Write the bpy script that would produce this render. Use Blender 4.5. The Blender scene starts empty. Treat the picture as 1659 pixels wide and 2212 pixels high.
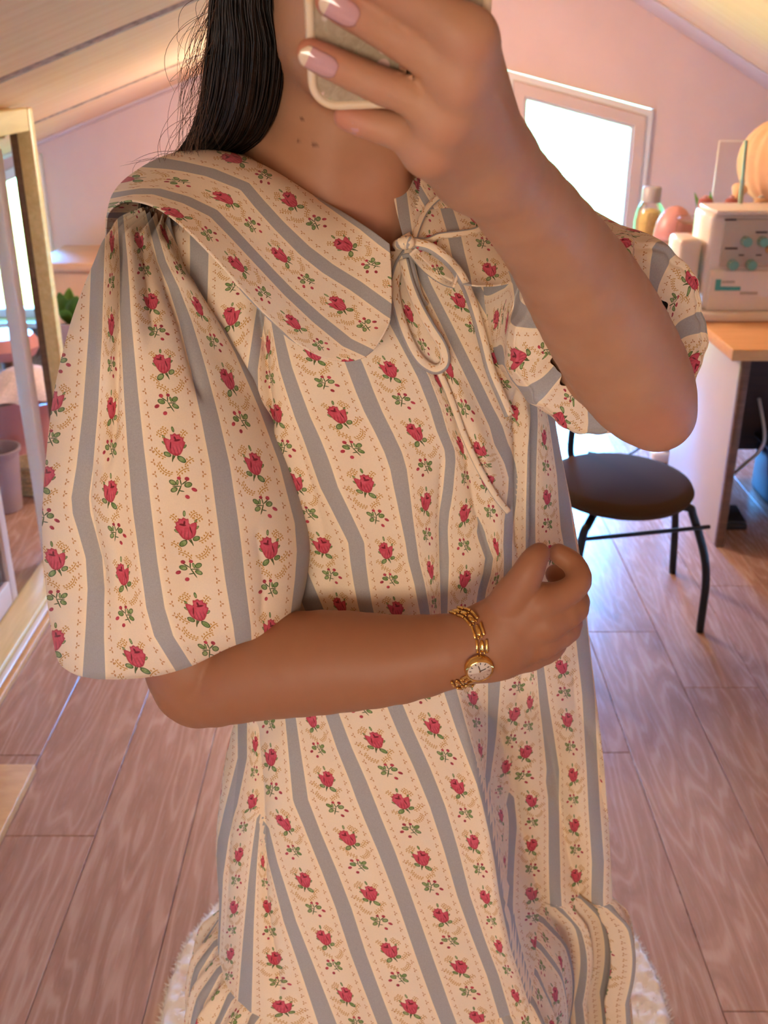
import bpy, bmesh, math, random
import numpy as np
from mathutils import Vector, Matrix, noise
from mathutils.bvhtree import BVHTree
random.seed(7)
RNG = np.random.default_rng(7)
SC = bpy.context.scene
COL = SC.collection

# ------------------------------------------------------------------ camera, sky, sun, lamps, exposure
F, CX, CY, W, HH = 2200.0, 830.0, 1106.0, 1659, 2212
CAMH, PITCH = 1.5, math.radians(23.86)
cd = bpy.data.cameras.new('camera')
cam = bpy.data.objects.new('camera', cd)
COL.objects.link(cam)
cam.location = (0, 0, CAMH)
cam.rotation_euler = (math.pi / 2 - PITCH, 0, 0)
cd.sensor_fit = 'VERTICAL'
cd.sensor_height = 36.0
cd.lens = F / HH * 36.0
cd.clip_start = 0.02
cd.dof.use_dof = True
cd.dof.focus_distance = 0.74
cd.dof.aperture_fstop = 14.0
SC.camera = cam

wd = bpy.data.worlds.new('world')
SC.world = wd
wd.use_nodes = True
wn = wd.node_tree.nodes
wl = wd.node_tree.links
bgn = wn['Background']
tcn = wn.new('ShaderNodeTexCoord')
spx = wn.new('ShaderNodeSeparateXYZ')
crm = wn.new('ShaderNodeValToRGB')
wl.new(tcn.outputs['Generated'], spx.inputs[0])
wl.new(spx.outputs['Z'], crm.inputs[0])
crm.color_ramp.elements[0].color = (0.16, 0.50, 1.0, 1)
crm.color_ramp.elements[1].color = (0.05, 0.32, 1.0, 1)
crm.color_ramp.elements[1].position = 0.4
wl.new(crm.outputs[0], bgn.inputs['Color'])
bgn.inputs['Strength'].default_value = 95.0

def lamp(name, kind, loc, target, energy, color, size=None, size_y=None):
    d = bpy.data.lights.new(name, kind)
    o = bpy.data.objects.new(name, d)
    COL.objects.link(o)
    o.location = loc
    v = Vector(target) - Vector(loc)
    o.rotation_euler = v.to_track_quat('-Z', 'Y').to_euler()
    d.energy = energy
    d.color = color
    if size:
        d.shape = 'RECTANGLE'
        d.size = size
        d.size_y = size_y or size
    return o
sun = lamp('sun', 'SUN', (0, -5, 8), (0.9, 3.0, 0), 6.0, (1.0, 0.93, 0.78))
sun.data.angle = 0.01
# added warm fill behind the camera to light the woman, and the room's warm ceiling lamp
lamp('front_fill_light', 'AREA', (-0.55, -1.35, 1.45), (0.0, 1.2, 0.95), 24.0, (1.0, 0.87, 0.73), 1.1, 0.9)
pl_ = lamp('ceiling_lamp_light', 'POINT', (-0.08, 4.0, 1.44), (0, 3.3, 0), 36.0, (1.0, 0.82, 0.66))
pl_.data.shadow_soft_size = 0.09
for px_, pz_, w_, h_ in ((0.98, 0.72, 0.86, 1.5), (-2.16, 0.55, 0.5, 0.75)):        # portals: they only guide the sampling of the sky
    po = lamp('sky_portal', 'AREA', (px_, 5.8, pz_), (px_, 0, pz_), 1.0, (1, 1, 1), w_, h_)
    po.data.cycles.is_portal = True
SC.view_settings.view_transform = 'Standard'
SC.view_settings.look = 'None'
SC.view_settings.gamma = 1.0
SC.view_settings.use_curve_mapping = False
SC.view_settings.exposure = 0.75

# ------------------------------------------------------------------ geometry helpers
CP, SP = math.cos(PITCH), math.sin(PITCH)
def P(px, py, Y):
    """the place on the plane Y = const that the lens sees at a measured point of the photograph"""
    x = (px - CX) / F
    y = (py - CY) / F
    dy = CP - y * SP
    dz = -SP - y * CP
    t = Y / dy
    return np.array([x * t, Y, CAMH + dz * t])
def RAY(px, py):
    x = (px - CX) / F
    y = (py - CY) / F
    v = np.array([x, CP - y * SP, -SP - y * CP])
    return v / np.linalg.norm(v)
def PROJ(p):
    p = np.asarray(p, float)
    Y = p[..., 1]
    h = CAMH - p[..., 2]
    D = Y * CP + h * SP
    V = h * CP - Y * SP
    return CX + F * p[..., 0] / D, CY + F * V / D
def ZAT(py, Y):
    return P(CX, py, Y)[2]

def link(name, me, mat=None, parent=None, smooth=True):
    o = bpy.data.objects.new(name, me)
    COL.objects.link(o)
    if mat is not None:
        for m in (mat if isinstance(mat, (list, tuple)) else [mat]):
            me.materials.append(m)
    if smooth and len(me.polygons):
        me.polygons.foreach_set('use_smooth', np.ones(len(me.polygons), dtype=bool))
    if parent is not None:
        o.parent = parent
    return o
def tag(o, label=None, cat=None, group=None, kind=None):
    if label: o['label'] = label
    if cat: o['category'] = cat
    if group: o['group'] = group
    if kind: o['kind'] = kind
    return o
def empty(name, loc=(0, 0, 0), rz=0.0):
    o = bpy.data.objects.new(name, None)
    COL.objects.link(o)
    o.location = loc
    o.rotation_euler = (0, 0, rz)
    return o
def mesh_np(name, v, f):
    me = bpy.data.meshes.new(name)
    me.from_pydata([tuple(map(float, q)) for q in v], [], [tuple(map(int, q)) for q in f])
    me.update()
    return me
def mesh_fast(name, V, Fq):
    me = bpy.data.meshes.new(name)
    me.vertices.add(len(V))
    me.vertices.foreach_set('co', np.asarray(V, np.float32).ravel())
    k = Fq.shape[1]
    me.loops.add(len(Fq) * k)
    me.loops.foreach_set('vertex_index', Fq.astype(np.int32).ravel())
    me.polygons.add(len(Fq))
    me.polygons.foreach_set('loop_start', np.arange(0, len(Fq) * k, k, dtype=np.int32))
    me.update(calc_edges=True)
    me.validate()
    return me
def grid_faces(nr, na, wrap=True, base=0):
    i, j = np.meshgrid(np.arange(nr - 1), np.arange(na if wrap else na - 1), indexing='ij')
    k = (j + 1) % na
    return np.stack([i * na + j, (i + 1) * na + j, (i + 1) * na + k, i * na + k], -1).reshape(-1, 4) + base
def set_uv(me, uv, jump=0):
    """uv per vertex"""
    l = me.uv_layers.new(name='UVMap')
    idx = np.empty(len(me.loops), dtype=np.int32)
    me.loops.foreach_get('vertex_index', idx)
    w = np.asarray(uv, dtype=np.float32)[idx]
    if jump:                                   # faces across a tuck keep to one side of it
        q = w.reshape(-1, 4, 2)
        m = np.ptp(q[..., 0], axis=1) > jump
        q[m, :, 0] = np.floor(q[m][:, :1, 0]) + .745
        q[m, :, 1] = .30
        w = q.reshape(-1, 2)
    l.data.foreach_set('uv', w.ravel())
def bm_obj(name, bm, mat=None, parent=None, smooth=False, loc=None):
    me = bpy.data.meshes.new(name)
    bm.normal_update()
    bm.to_mesh(me)
    bm.free()
    o = link(name, me, mat, parent, smooth)
    if loc is not None: o.location = loc
    return o
def add_box(bm, c, s, rot=None, bevel=0.0, seg=2):
    m = Matrix.Translation(Vector(c))
    if rot is not None: m = m @ rot.to_4x4()
    m = m @ Matrix.Diagonal((s[0], s[1], s[2], 1))
    r = bmesh.ops.create_cube(bm, size=1.0, matrix=m)
    if bevel:
        es = list({e for v in r['verts'] for e in v.link_edges})
        bmesh.ops.bevel(bm, geom=es, offset=bevel, segments=seg, affect='EDGES', profile=0.5)
def box(name, c, s, mat, parent=None, bevel=0.004, rot=None):
    bm = bmesh.new()
    add_box(bm, c, s, rot, bevel)
    return bm_obj(name, bm, mat, parent, True if bevel else False)
def add_cyl(bm, a, b, r0, r1=None, n=16, caps=True):
    a, b = Vector(a), Vector(b)
    r1 = r0 if r1 is None else r1
    d = b - a
    m = Matrix.Translation((a + b) / 2) @ d.to_track_quat('Z', 'Y').to_matrix().to_4x4()
    bmesh.ops.create_cone(bm, cap_ends=caps, segments=n, radius1=r0, radius2=r1, depth=d.length, matrix=m)
def cyl(name, a, b, r0, mat, parent=None, r1=None, n=20):
    bm = bmesh.new()
    add_cyl(bm, a, b, r0, r1, n)
    o = bm_obj(name, bm, mat, parent, True)
    sharp(o)
    return o
def sharp(o, ang=40):
    me = o.data
    me.polygons.foreach_set('use_smooth', np.ones(len(me.polygons), dtype=bool))
    try:
        me.set_sharp_from_angle(angle=math.radians(ang))
    except Exception:
        pass
def lathe_mesh(name, prof, n=32, c=(0, 0, 0), ripple=None):
    v, f = [], []
    for j, (r, z) in enumerate(prof):
        for i in range(n):
            a = 2 * math.pi * i / n
            rr = r * (1 + (ripple(a, j / max(1, len(prof) - 1)) if ripple else 0))
            v.append((c[0] + rr * math.cos(a), c[1] + rr * math.sin(a), c[2] + z))
    for j in range(len(prof) - 1):
        for i in range(n):
            k = (i + 1) % n
            f.append((j * n + i, j * n + k, (j + 1) * n + k, (j + 1) * n + i))
    f.append(tuple(range(n))[::-1])
    f.append(tuple((len(prof) - 1) * n + i for i in range(n)))
    return mesh_np(name, v, f)
def lathe(name, prof, mat, parent=None, n=32, c=(0, 0, 0), ripple=None, ang=50):
    o = link(name, lathe_mesh(name, prof, n, c, ripple), mat, parent)
    sharp(o, ang)
    return o
def smooth_curve(pts, n):
    """Catmull-Rom through pts resampled to n points"""
    p = np.asarray(pts, float)
    if len(p) == 2:
        t = np.linspace(0, 1, n)[:, None]
        return p[0] * (1 - t) + p[1] * t
    q = np.vstack([2 * p[0] - p[1], p, 2 * p[-1] - p[-2]])
    out = []
    m = len(p) - 1
    for s in np.linspace(0, m, n):
        i = min(int(s), m - 1)
        t = s - i
        a, b, c, d = q[i], q[i + 1], q[i + 2], q[i + 3]
        out.append(0.5 * (2 * b + (c - a) * t + (2 * a - 5 * b + 4 * c - d) * t * t + (3 * b - a - 3 * c + d) * t ** 3))
    return np.array(out)
def frames(pts, up=(0, 0, 1)):
    p = np.asarray(pts, float)
    t = np.gradient(p, axis=0)
    t /= np.linalg.norm(t, axis=1)[:, None] + 1e-12
    N = []
    n = np.array(up, float)
    for k in range(len(p)):
        n = n - t[k] * n.dot(t[k])
        if np.linalg.norm(n) < 1e-6:
            n = np.cross(t[k], [1, 0.3, 0.2])
        n /= np.linalg.norm(n)
        N.append(n)
    N = np.array(N)
    return t, N, np.cross(t, N)
def tube_vf(pts, rad, n=8, up=(0, 0, 1), flat=1.0, base=0):
    p = np.asarray(pts, float)
    t, N, B = frames(p, up)
    rad = np.broadcast_to(np.asarray(rad, float), (len(p),))
    v, f = [], []
    for k in range(len(p)):
        for i in range(n):
            a = 2 * math.pi * i / n
            v.append(p[k] + rad[k] * (math.cos(a) * N[k] * flat + math.sin(a) * B[k]))
    for k in range(len(p) - 1):
        for i in range(n):
            j = (i + 1) % n
            f.append((base + k * n + i, base + k * n + j, base + (k + 1) * n + j, base + (k + 1) * n + i))
    f.append(tuple(base + i for i in range(n))[::-1])
    f.append(tuple(base + (len(p) - 1) * n + i for i in range(n)))
    return v, f
def tube(name, pts, rad, mat, parent=None, n=10, up=(0, 0, 1), flat=1.0, res=None):
    p = smooth_curve(pts, res) if res else np.asarray(pts, float)
    v, f = tube_vf(p, rad if np.isscalar(rad) else np.interp(np.linspace(0, 1, len(p)), np.linspace(0, 1, len(rad)), rad), n, up, flat)
    return link(name, mesh_np(name, v, f), mat, parent)
def fix_normals(o):
    bm = bmesh.new()
    bm.from_mesh(o.data)
    bmesh.ops.recalc_face_normals(bm, faces=bm.faces)
    bm.to_mesh(o.data)
    bm.free()

# ------------------------------------------------------------------ materials
class NB:
    """small node-tree builder"""
    def __init__(s, name):
        s.m = bpy.data.materials.new(name)
        s.m.use_nodes = True
        s.t = s.m.node_tree
        s.b = s.t.nodes['Principled BSDF']
    def n(s, kind, **kw):
        x = s.t.nodes.new('ShaderNode' + kind)
        for k, v in kw.items(): setattr(x, k, v)
        return x
    def put(s, sock, v):
        if isinstance(v, bpy.types.NodeSocket): s.t.links.new(v, sock)
        elif v is not None: sock.default_value = v
    def M(s, op, a, b=None, c=None):
        x = s.n('Math', operation=op)
        s.put(x.inputs[0], a)
        s.put(x.inputs[1], b)
        s.put(x.inputs[2], c)
        return x.outputs[0]
    def V(s, op, a, b=None):
        x = s.n('VectorMath', operation=op)
        s.put(x.inputs[0], a)
        s.put(x.inputs[1], b)
        return x
    def ramp(s, v, lo, hi, a=0.0, b=1.0):
        x = s.n('MapRange', interpolation_type='LINEAR')
        s.put(x.inputs['Value'], v)
        s.put(x.inputs['From Min'], lo)
        s.put(x.inputs['From Max'], hi)
        s.put(x.inputs['To Min'], a)
        s.put(x.inputs['To Max'], b)
        return x.outputs[0]
    def mix(s, f, a, b, mode='MIX'):
        x = s.n('Mix', data_type='RGBA', blend_type=mode)
        s.put(x.inputs[0], f)
        s.put(x.inputs[6], a if isinstance(a, bpy.types.NodeSocket) else (*a, 1))
        s.put(x.inputs[7], b if isinstance(b, bpy.types.NodeSocket) else (*b, 1))
        return x.outputs[2]
    def noise(s, vec, scale, detail=3.0, rough=0.55, dist=0.0):
        x = s.n('TexNoise')
        s.put(x.inputs['Vector'], vec)
        x.inputs['Scale'].default_value = scale
        x.inputs['Detail'].default_value = detail
        x.inputs['Roughness'].default_value = rough
        x.inputs['Distortion'].default_value = dist
        return x.outputs[0]
    def bump(s, h, strength=0.2, dist=0.002):
        x = s.n('Bump')
        x.inputs['Strength'].default_value = strength
        x.inputs['Distance'].default_value = dist
        s.put(x.inputs['Height'], h)
        s.t.links.new(x.outputs[0], s.b.inputs['Normal'])
    def color(s, v):
        s.put(s.b.inputs['Base Color'], v if isinstance(v, bpy.types.NodeSocket) else (*v, 1))
    def set(s, **kw):
        for k, v in kw.items():
            s.put(s.b.inputs[k.replace('_', ' ')], v)
    def obj(s):
        return s.n('TexCoord').outputs['Object']
def lin(r, g, b):
    return tuple(((c / 255) / 12.92 if c / 255 <= 0.04045 else ((c / 255 + 0.055) / 1.055) ** 2.4) for c in (r, g, b))
def simple(name, col, rough=0.5, metal=0.0, vary=0.06, scale=12.0, bump=0.0, spec=0.5, **kw):
    b = NB(name)
    nz = b.noise(b.obj(), scale, 3)
    c2 = tuple(max(0, c * (1 - vary * 2)) for c in col)
    b.color(b.mix(b.ramp(nz, 0.3, 0.7), c2, col))
    b.set(Roughness=rough, Metallic=metal, Specular_IOR_Level=spec, **kw)
    if bump: b.bump(nz, bump)
    return b.m
# ------------------------------------------------------------------ fabric: striped cotton printed with roses, sprigs, gold ferns
def make_fabric(name):
    b = NB(name)
    uvn = b.n('TexCoord').outputs['UV']
    sep = b.n('SeparateXYZ')
    b.t.links.new(uvn, sep.inputs[0])
    u, v = sep.outputs[0], sep.outputs[1]
    fu = b.M('FRACT', u)
    e = b.M('ABSOLUTE', b.M('SUBTRACT', fu, 0.5))             # 0 mid column, .5 mid stripe
    rv = b.M('ROUND', v)
    sgn = b.M('SUBTRACT', 1.0, b.M('MULTIPLY', 2.0, b.M('FLOORED_MODULO', rv, 2.0)))
    fl = b.M('FLOOR', v)
    sg2 = b.M('SUBTRACT', 1.0, b.M('MULTIPLY', 2.0, b.M('FLOORED_MODULO', fl, 2.0)))
    x = b.M('SUBTRACT', fu, 0.5)
    def comb(a, c):
        n = b.n('CombineXYZ')
        b.t.links.new(a, n.inputs[0])
        b.t.links.new(c, n.inputs[1])
        return n.outputs[0]
    pr = comb(b.M('MULTIPLY', x, sgn), b.M('SUBTRACT', rv, v))                             # rose frame, y up
    ps = comb(b.M('MULTIPLY', x, sg2), b.M('SUBTRACT', b.M('ADD', fl, 0.5), v))             # sprig frame
    def ell(p, cx, cy, rx, ry, ang=0.0):
        m = b.n('Mapping', vector_type='TEXTURE')
        b.t.links.new(p, m.inputs[0])
        m.inputs['Location'].default_value = (cx, cy, 0)
        m.inputs['Rotation'].default_value = (0, 0, math.radians(ang))
        m.inputs['Scale'].default_value = (rx, ry, 1)
        return m.outputs[0]
    def dist(p, *a):
        return b.V('LENGTH', ell(p, *a)).outputs['Value']
    def seg(p, x0, y0, x1, y1, w):
        return dist(p, (x0 + x1) / 2, (y0 + y1) / 2, math.hypot(x1 - x0, y1 - y0) / 2, w, math.degrees(math.atan2(y1 - y0, x1 - x0)))
    def mn(l):
        r = l[0]
        for q in l[1:]: r = b.M('MINIMUM', r, q)
        return r
    def inside(d, soft=0.08):
        return b.ramp(d, 1 + soft, 1 - soft)
    # leaves and stems
    leaves = mn([dist(pr, -0.105, -0.122, 0.046, 0.029, -25), dist(pr, 0.052, -0.182, 0.056, 0.034, -35),
                 dist(pr, 0.0, 0.178, 0.017, 0.036, 8), dist(pr, 0.112, -0.03, 0.032, 0.016, 40),
                 dist(pr, -0.125, 0.01, 0.034, 0.014, -40), dist(pr, -0.12, 0.085, 0.032, 0.012, -55),
                 dist(ps, -0.088, 0.045, 0.045, 0.030, -30), dist(ps, -0.082, -0.040, 0.045, 0.028, 25),
                 dist(ps, 0.088, 0.018, 0.048, 0.032, 15), dist(ps, -0.035, 0.045, 0.016, 0.034, -10)])
    stems = mn([seg(pr, -0.03, -0.10, -0.062, -0.215, 0.009), seg(pr, 0.0, -0.11, -0.055, -0.19, 0.008), seg(pr, 0.0, -0.135, 0.05, -0.16, 0.008),
                seg(ps, -0.055, -0.108, 0.012, 0.02, 0.0085), seg(ps, 0.012, 0.02, 0.085, 0.07, 0.008), seg(ps, 0.008, 0.01, 0.0, 0.09, 0.008),
                seg(ps, -0.03, -0.05, 0.035, -0.062, 0.007), seg(ps, -0.1, 0.0, 0.0, 0.0, 0.007)])
    berries = mn([dist(ps, -0.010, 0.096, 0.024, 0.020), dist(ps, 0.082, 0.088, 0.028, 0.024), dist(ps, 0.152, -0.04, 0.034, 0.022, -25), dist(ps, 0.062, -0.125, 0.028, 0.023, -30)])
    # rose: outline given as radius against angle
    q = ell(pr, 0.0, -0.005, 1, 1, 0)
    sq = b.n('SeparateXYZ')
    b.t.links.new(q, sq.inputs[0])
    th = b.M('DIVIDE', b.M('ADD', b.M('ARCTAN2', sq.outputs[1], sq.outputs[0]), math.pi), 2 * math.pi)
    fc = b.n('FloatCurve')
    cv = fc.mapping.curves[0]
    # angle runs from -180 (left) through -90 (down), 0 (right), 90 (up)
    outl = [(0.0, .115), (0.06, .118), (0.13, .125), (0.19, .128), (0.25, .135), (0.30, .130), (0.36, .112), (0.43, .102), (0.47, .110), (0.50, .118),
            (0.53, .130), (0.56, .116), (0.60, .140), (0.63, .122), (0.67, .142), (0.70, .124), (0.73, .138), (0.77, .120), (0.80, .128), (0.83, .082), (0.87, .075), (0.91, .150), (0.94, .140), (1.0, .115)]
    while len(cv.points) < len(outl): cv.points.new(0.5, 0.5)
    for pt, (a, r) in zip(cv.points, outl):
        pt.location = (a, r * 5)
        pt.handle_type = 'VECTOR'
    fc.mapping.update()
    b.t.links.new(th, fc.inputs['Value'])
    rr = b.M('DIVIDE', b.V('LENGTH', q).outputs['Value'], b.M('DIVIDE', fc.outputs[0], 5.0))
    # gold ferns: a curved stalk with rows of dots
    def fern(p, x0, y0, x1, y1, bend, dots=5):
        L = math.hypot(x1 - x0, y1 - y0)
        m = ell(p, x0, y0, L, L, math.degrees(math.atan2(y1 - y0, x1 - x0)))
        s_ = b.n('SeparateXYZ')
        b.t.links.new(m, s_.inputs[0])
        t_, n_ = s_.outputs[0], s_.outputs[1]
        tt = b.M('MULTIPLY', t_, b.M('SUBTRACT', 1.0, t_))
        n2 = b.M('SUBTRACT', n_, b.M('MULTIPLY', tt, bend * 4))
        stalk = b.M('MULTIPLY', b.M('ABSOLUTE', n2), L / 0.0065)
        ft = b.M('SUBTRACT', b.M('FRACT', b.M('MULTIPLY', t_, dots)), 0.5)
        dd = comb(b.M('MULTIPLY', ft, L / dots / 0.0095), b.M('MULTIPLY', b.M('SUBTRACT', b.M('ABSOLUTE', n2), 0.026 / L), L / 0.0125))
        d_ = b.M('MINIMUM', stalk, b.V('LENGTH', dd).outputs['Value'])
        out = b.M('MULTIPLY', b.M('ABSOLUTE', b.M('SUBTRACT', t_, 0.5)), 2.0)      # 1 at the ends
        return b.M('ADD', d_, b.M('MULTIPLY', b.M('GREATER_THAN', out, 1.0), 10.0))
    ferns = mn([fern(pr, -0.10, 0.10, -0.20, 0.15, 0.1, 3), fern(pr, -0.07, 0.13, -0.15, 0.19, -0.15, 3), fern(pr, 0.09, 0.08, 0.16, 0.16, 0.1, 3),
                fern(pr, -0.13, -0.16, -0.25, -0.05, 0.12, 4), fern(pr, 0.08, -0.25, 0.19, -0.17, 0.08, 3),
                fern(ps, -0.08, 0.14, -0.23, 0.28, 0.18, 6), fern(ps, -0.025, 0.13, 0.12, 0.215, 0.1, 4)])
    # three-petal dots along both edges of the stripe
    dv = b.M('MULTIPLY', v, 7.0)
    fdv = b.M('SUBTRACT', b.M('FRACT', dv), 0.5)
    pd = comb(b.M('SUBTRACT', b.M('ABSOLUTE', x), 0.285), b.M('DIVIDE', fdv, 7.0))
    dots = mn([dist(pd, 0.014, 0.0, 0.016, 0.008, 0), dist(pd, -0.012, 0.022, 0.009, 0.017, 10), dist(pd, -0.008, -0.024, 0.008, 0.016, -8)])
    # assemble
    tco = b.n('TexCoord').outputs['Object']
    fine = b.noise(tco, 900.0, 2, 0.7)
    soft = b.noise(tco, 18.0, 3)
    wash = b.noise(tco, 260.0, 2)
    ground = b.mix(b.ramp(soft, 0.3, 0.7), lin(237, 213, 183), lin(242, 219, 189))
    edge = b.ramp(e, 0.30, 0.36)
    ground = b.mix(edge, ground, lin(247, 224, 188))
    col = b.mix(inside(dots), ground, b.mix(b.ramp(wash, .35, .65), lin(186, 125, 72), lin(205, 150, 92)))
    col = b.mix(inside(ferns, 0.2), col, lin(200, 148, 72))
    col = b.mix(inside(stems), col, lin(78, 92, 48))
    lf = b.mix(b.ramp(leaves, 0.78, 0.66), lin(66, 92, 44), b.mix(b.ramp(wash, .4, .6), lin(112, 140, 76), lin(150, 166, 108)))
    col = b.mix(inside(leaves), col, lf)
    col = b.mix(inside(berries), col, b.mix(b.ramp(wash, .4, .62), lin(150, 44, 58), lin(196, 66, 82)))
    # shading inside the printed rose: petals, folds, dark heart
    sx = b.M('SINE', b.M('ADD', b.M('MULTIPLY', sq.outputs[0], 150.0), b.M('MULTIPLY', sq.outputs[1], 25.0)))
    streak = b.M('MULTIPLY', b.ramp(sx, 0.2, 0.9), b.ramp(sq.outputs[1], 0.005, -0.05))
    heart = mn([dist(pr, 0.035, 0.045, 0.040, 0.013, 10), dist(pr, 0.012, 0.065, 0.012, 0.03, 15), seg(pr, -0.045, 0.03, -0.06, -0.06, 0.008)])
    red = b.mix(b.ramp(wash, 0.35, 0.65), lin(198, 66, 84), lin(214, 92, 108))
    red = b.mix(b.M('MULTIPLY', streak, 0.55), red, lin(120, 26, 42))
    red = b.mix(b.ramp(rr, 0.80, 1.0), red, lin(166, 42, 58))
    red = b.mix(inside(heart, 0.25), red, lin(110, 22, 38))
    col = b.mix(b.ramp(rr, 1.04, 0.97), col, red)
    # the grey stripe, woven
    col = b.mix(b.ramp(e, 0.370, 0.376), col, b.mix(b.ramp(fine, 0.3, 0.7), lin(160, 154, 149), lin(174, 168, 163)))
    col = b.mix(b.ramp(fine, 0.25, 0.75, 0.0, 0.10), col, (0.30, 0.2, 0.13))
    b.color(col)
    b.set(Roughness=0.85, Specular_IOR_Level=0.18, Sheen_Weight=0.12, Sheen_Roughness=0.5)
    b.bump(fine, 0.10, 0.0006)
    return b.m
FABRIC = make_fabric('printed_cotton')

def make_skin():
    b = NB('skin')
    o = b.obj()
    n1 = b.noise(o, 22.0, 4)
    n2 = b.noise(o, 420.0, 3, 0.6)
    c = b.mix(b.ramp(n1, 0.3, 0.7), lin(172, 122, 90), lin(184, 134, 100))
    at = b.n('Attribute', attribute_name='flush')
    c = b.mix(b.M('MULTIPLY', at.outputs['Fac'], 0.6), c, lin(194, 110, 92))
    at2 = b.n('Attribute', attribute_name='tan')
    c = b.mix(b.M('MULTIPLY', at2.outputs['Fac'], 1.0), c, lin(156, 104, 72))
    at3 = b.n('Attribute', attribute_name='mole')
    c = b.mix(at3.outputs['Fac'], c, lin(70, 36, 26))
    b.color(c)
    b.set(Roughness=0.52, Specular_IOR_Level=0.32, Subsurface_Weight=0.10, Subsurface_Scale=0.01)
    b.b.inputs['Subsurface Radius'].default_value = (1.0, 0.35, 0.18)
    b.bump(n2, 0.06, 0.0008)
    return b.m
SKIN = make_skin()
NAIL = simple('nail_polish', lin(196, 146, 144), 0.12, 0, 0.03, 60, spec=0.7, Coat_Weight=0.6)
NAILTIP = simple('nail_tip', lin(222, 194, 164), 0.15, 0, 0.02, 60, spec=0.7, Coat_Weight=0.5)
def make_hair():
    b = NB('dark_hair')
    h = b.noise(b.obj(), 90.0, 3)
    b.color(b.mix(b.ramp(h, 0.35, 0.65), (0.006, 0.004, 0.003), (0.022, 0.013, 0.009)))
    b.set(Roughness=0.42, Specular_IOR_Level=0.45)
    return b.m
HAIR = make_hair()
GOLD = simple('gold_metal', (0.83, 0.55, 0.17), 0.18, 1.0, 0.04, 40)
GOLD2 = simple('gold_metal_shade', (0.70, 0.42, 0.12), 0.28, 1.0, 0.05, 40)
DIAL = simple('watch_dial', lin(238, 226, 214), 0.25, 0, 0.02, 30)
INK = simple('dark_print', lin(60, 50, 48), 0.6, 0, 0.02, 30)
def make_wall():
    b = NB('pink_plaster')
    o = b.obj()
    n = b.noise(o, 3.0, 4)
    f = b.noise(o, 180.0, 3)
    b.color(b.mix(b.ramp(n, 0.3, 0.7), lin(222, 190, 178), lin(229, 197, 185)))
    b.set(Roughness=0.8, Specular_IOR_Level=0.2)
    b.bump(f, 0.12, 0.001)
    return b.m
WALL = make_wall()
def make_ceiling():
    b = NB('painted_ceiling_board')
    o = b.obj()
    mp = b.n('Mapping')
    b.t.links.new(o, mp.inputs[0])
    mp.inputs['Scale'].default_value = (1.2, 14.0, 1.2)
    n = b.noise(mp.outputs[0], 1.6, 3)
    f = b.noise(o, 120.0, 3)
    b.color(b.mix(b.ramp(n, 0.3, 0.7), lin(238, 192, 152), lin(244, 204, 166)))
    b.set(Roughness=0.85, Specular_IOR_Level=0.15)
    b.bump(b.M('ADD', n, b.M('MULTIPLY', f, 0.1)), 0.25, 0.004)
    return b.m
CEIL = make_ceiling()
EDGEBOARD = simple('pale_edge_board', lin(226, 204, 200), 0.8, 0, 0.04, 6)
SEAM = simple('rough_plaster_seam', lin(206, 178, 158), 0.9, 0, 0.22, 55, 0.5)
def make_plank():
    b = NB('laminate_plank')
    o = b.obj()
    inf = b.n('ObjectInfo')
    rnd = inf.outputs['Random']
    off = b.n('CombineXYZ')
    b.t.links.new(b.M('MULTIPLY', rnd, 37.0), off.inputs[0])
    b.t.links.new(b.M('MULTIPLY', rnd, 11.0), off.inputs[1])
    p = b.V('ADD', o, off.outputs[0]).outputs[0]
    mp = b.n('Mapping')
    b.t.links.new(p, mp.inputs[0])
    mp.inputs['Scale'].default_value = (7.0, 0.9, 1.0)
    warp = b.noise(mp.outputs[0], 1.3, 2, 0.5)
    rings = b.M('SINE', b.M('MULTIPLY', warp, 75.0))
    mp2 = b.n('Mapping')
    b.t.links.new(p, mp2.inputs[0])
    mp2.inputs['Scale'].default_value = (60.0, 2.5, 1.0)
    fib = b.noise(mp2.outputs[0], 3.0, 4, 0.65)
    blot = b.noise(mp.outputs[0], 0.8, 3)
    c = b.mix(b.ramp(blot, 0.3, 0.7), lin(178, 138, 124), lin(204, 164, 148))
    c = b.mix(b.ramp(fib, 0.35, 0.7, 0, 0.5), c, lin(150, 110, 98))
    c = b.mix(b.ramp(rings, 0.4, 1.0, 0, 0.30), c, lin(232, 204, 190))
    c = b.mix(b.ramp(rings, -0.5, -1.0, 0, 0.25), c, lin(142, 104, 92))
    c = b.mix(b.M('MULTIPLY', rnd, 0.22), c, lin(160, 122, 112))
    b.color(c)
    b.set(Roughness=b.ramp(fib, 0.2, 0.8, 0.20, 0.32), Specular_IOR_Level=0.75)
    b.bump(b.M('ADD', b.M('MULTIPLY', rings, 0.25), fib), 0.05, 0.001)
    return b.m
PLANK = make_plank()
GAP = simple('floor_underlay', lin(140, 104, 96), 0.9)
def wood(name, c1, c2, rough=0.45, sc=(3.0, 40.0, 40.0)):
    b = NB(name)
    mp = b.n('Mapping')
    b.t.links.new(b.obj(), mp.inputs[0])
    mp.inputs['Scale'].default_value = sc
    n = b.noise(mp.outputs[0], 1.5, 4, 0.6, 0.4)
    b.color(b.mix(b.ramp(n, 0.3, 0.7), c1, c2))
    b.set(Roughness=rough)
    b.bump(n, 0.05, 0.001)
    return b.m
BEECH = wood('beech_table_top', lin(218, 160, 112), lin(230, 176, 128))
PINE = wood('pine_frame', lin(214, 182, 120), lin(232, 204, 146), 0.4, (40, 3, 40))
PINE2 = wood('pine_board', lin(206, 150, 88), lin(222, 170, 108), 0.5, (8, 30, 30))
BROWN = wood('brown_edge', lin(96, 66, 44), lin(120, 84, 58), 0.5)
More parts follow.
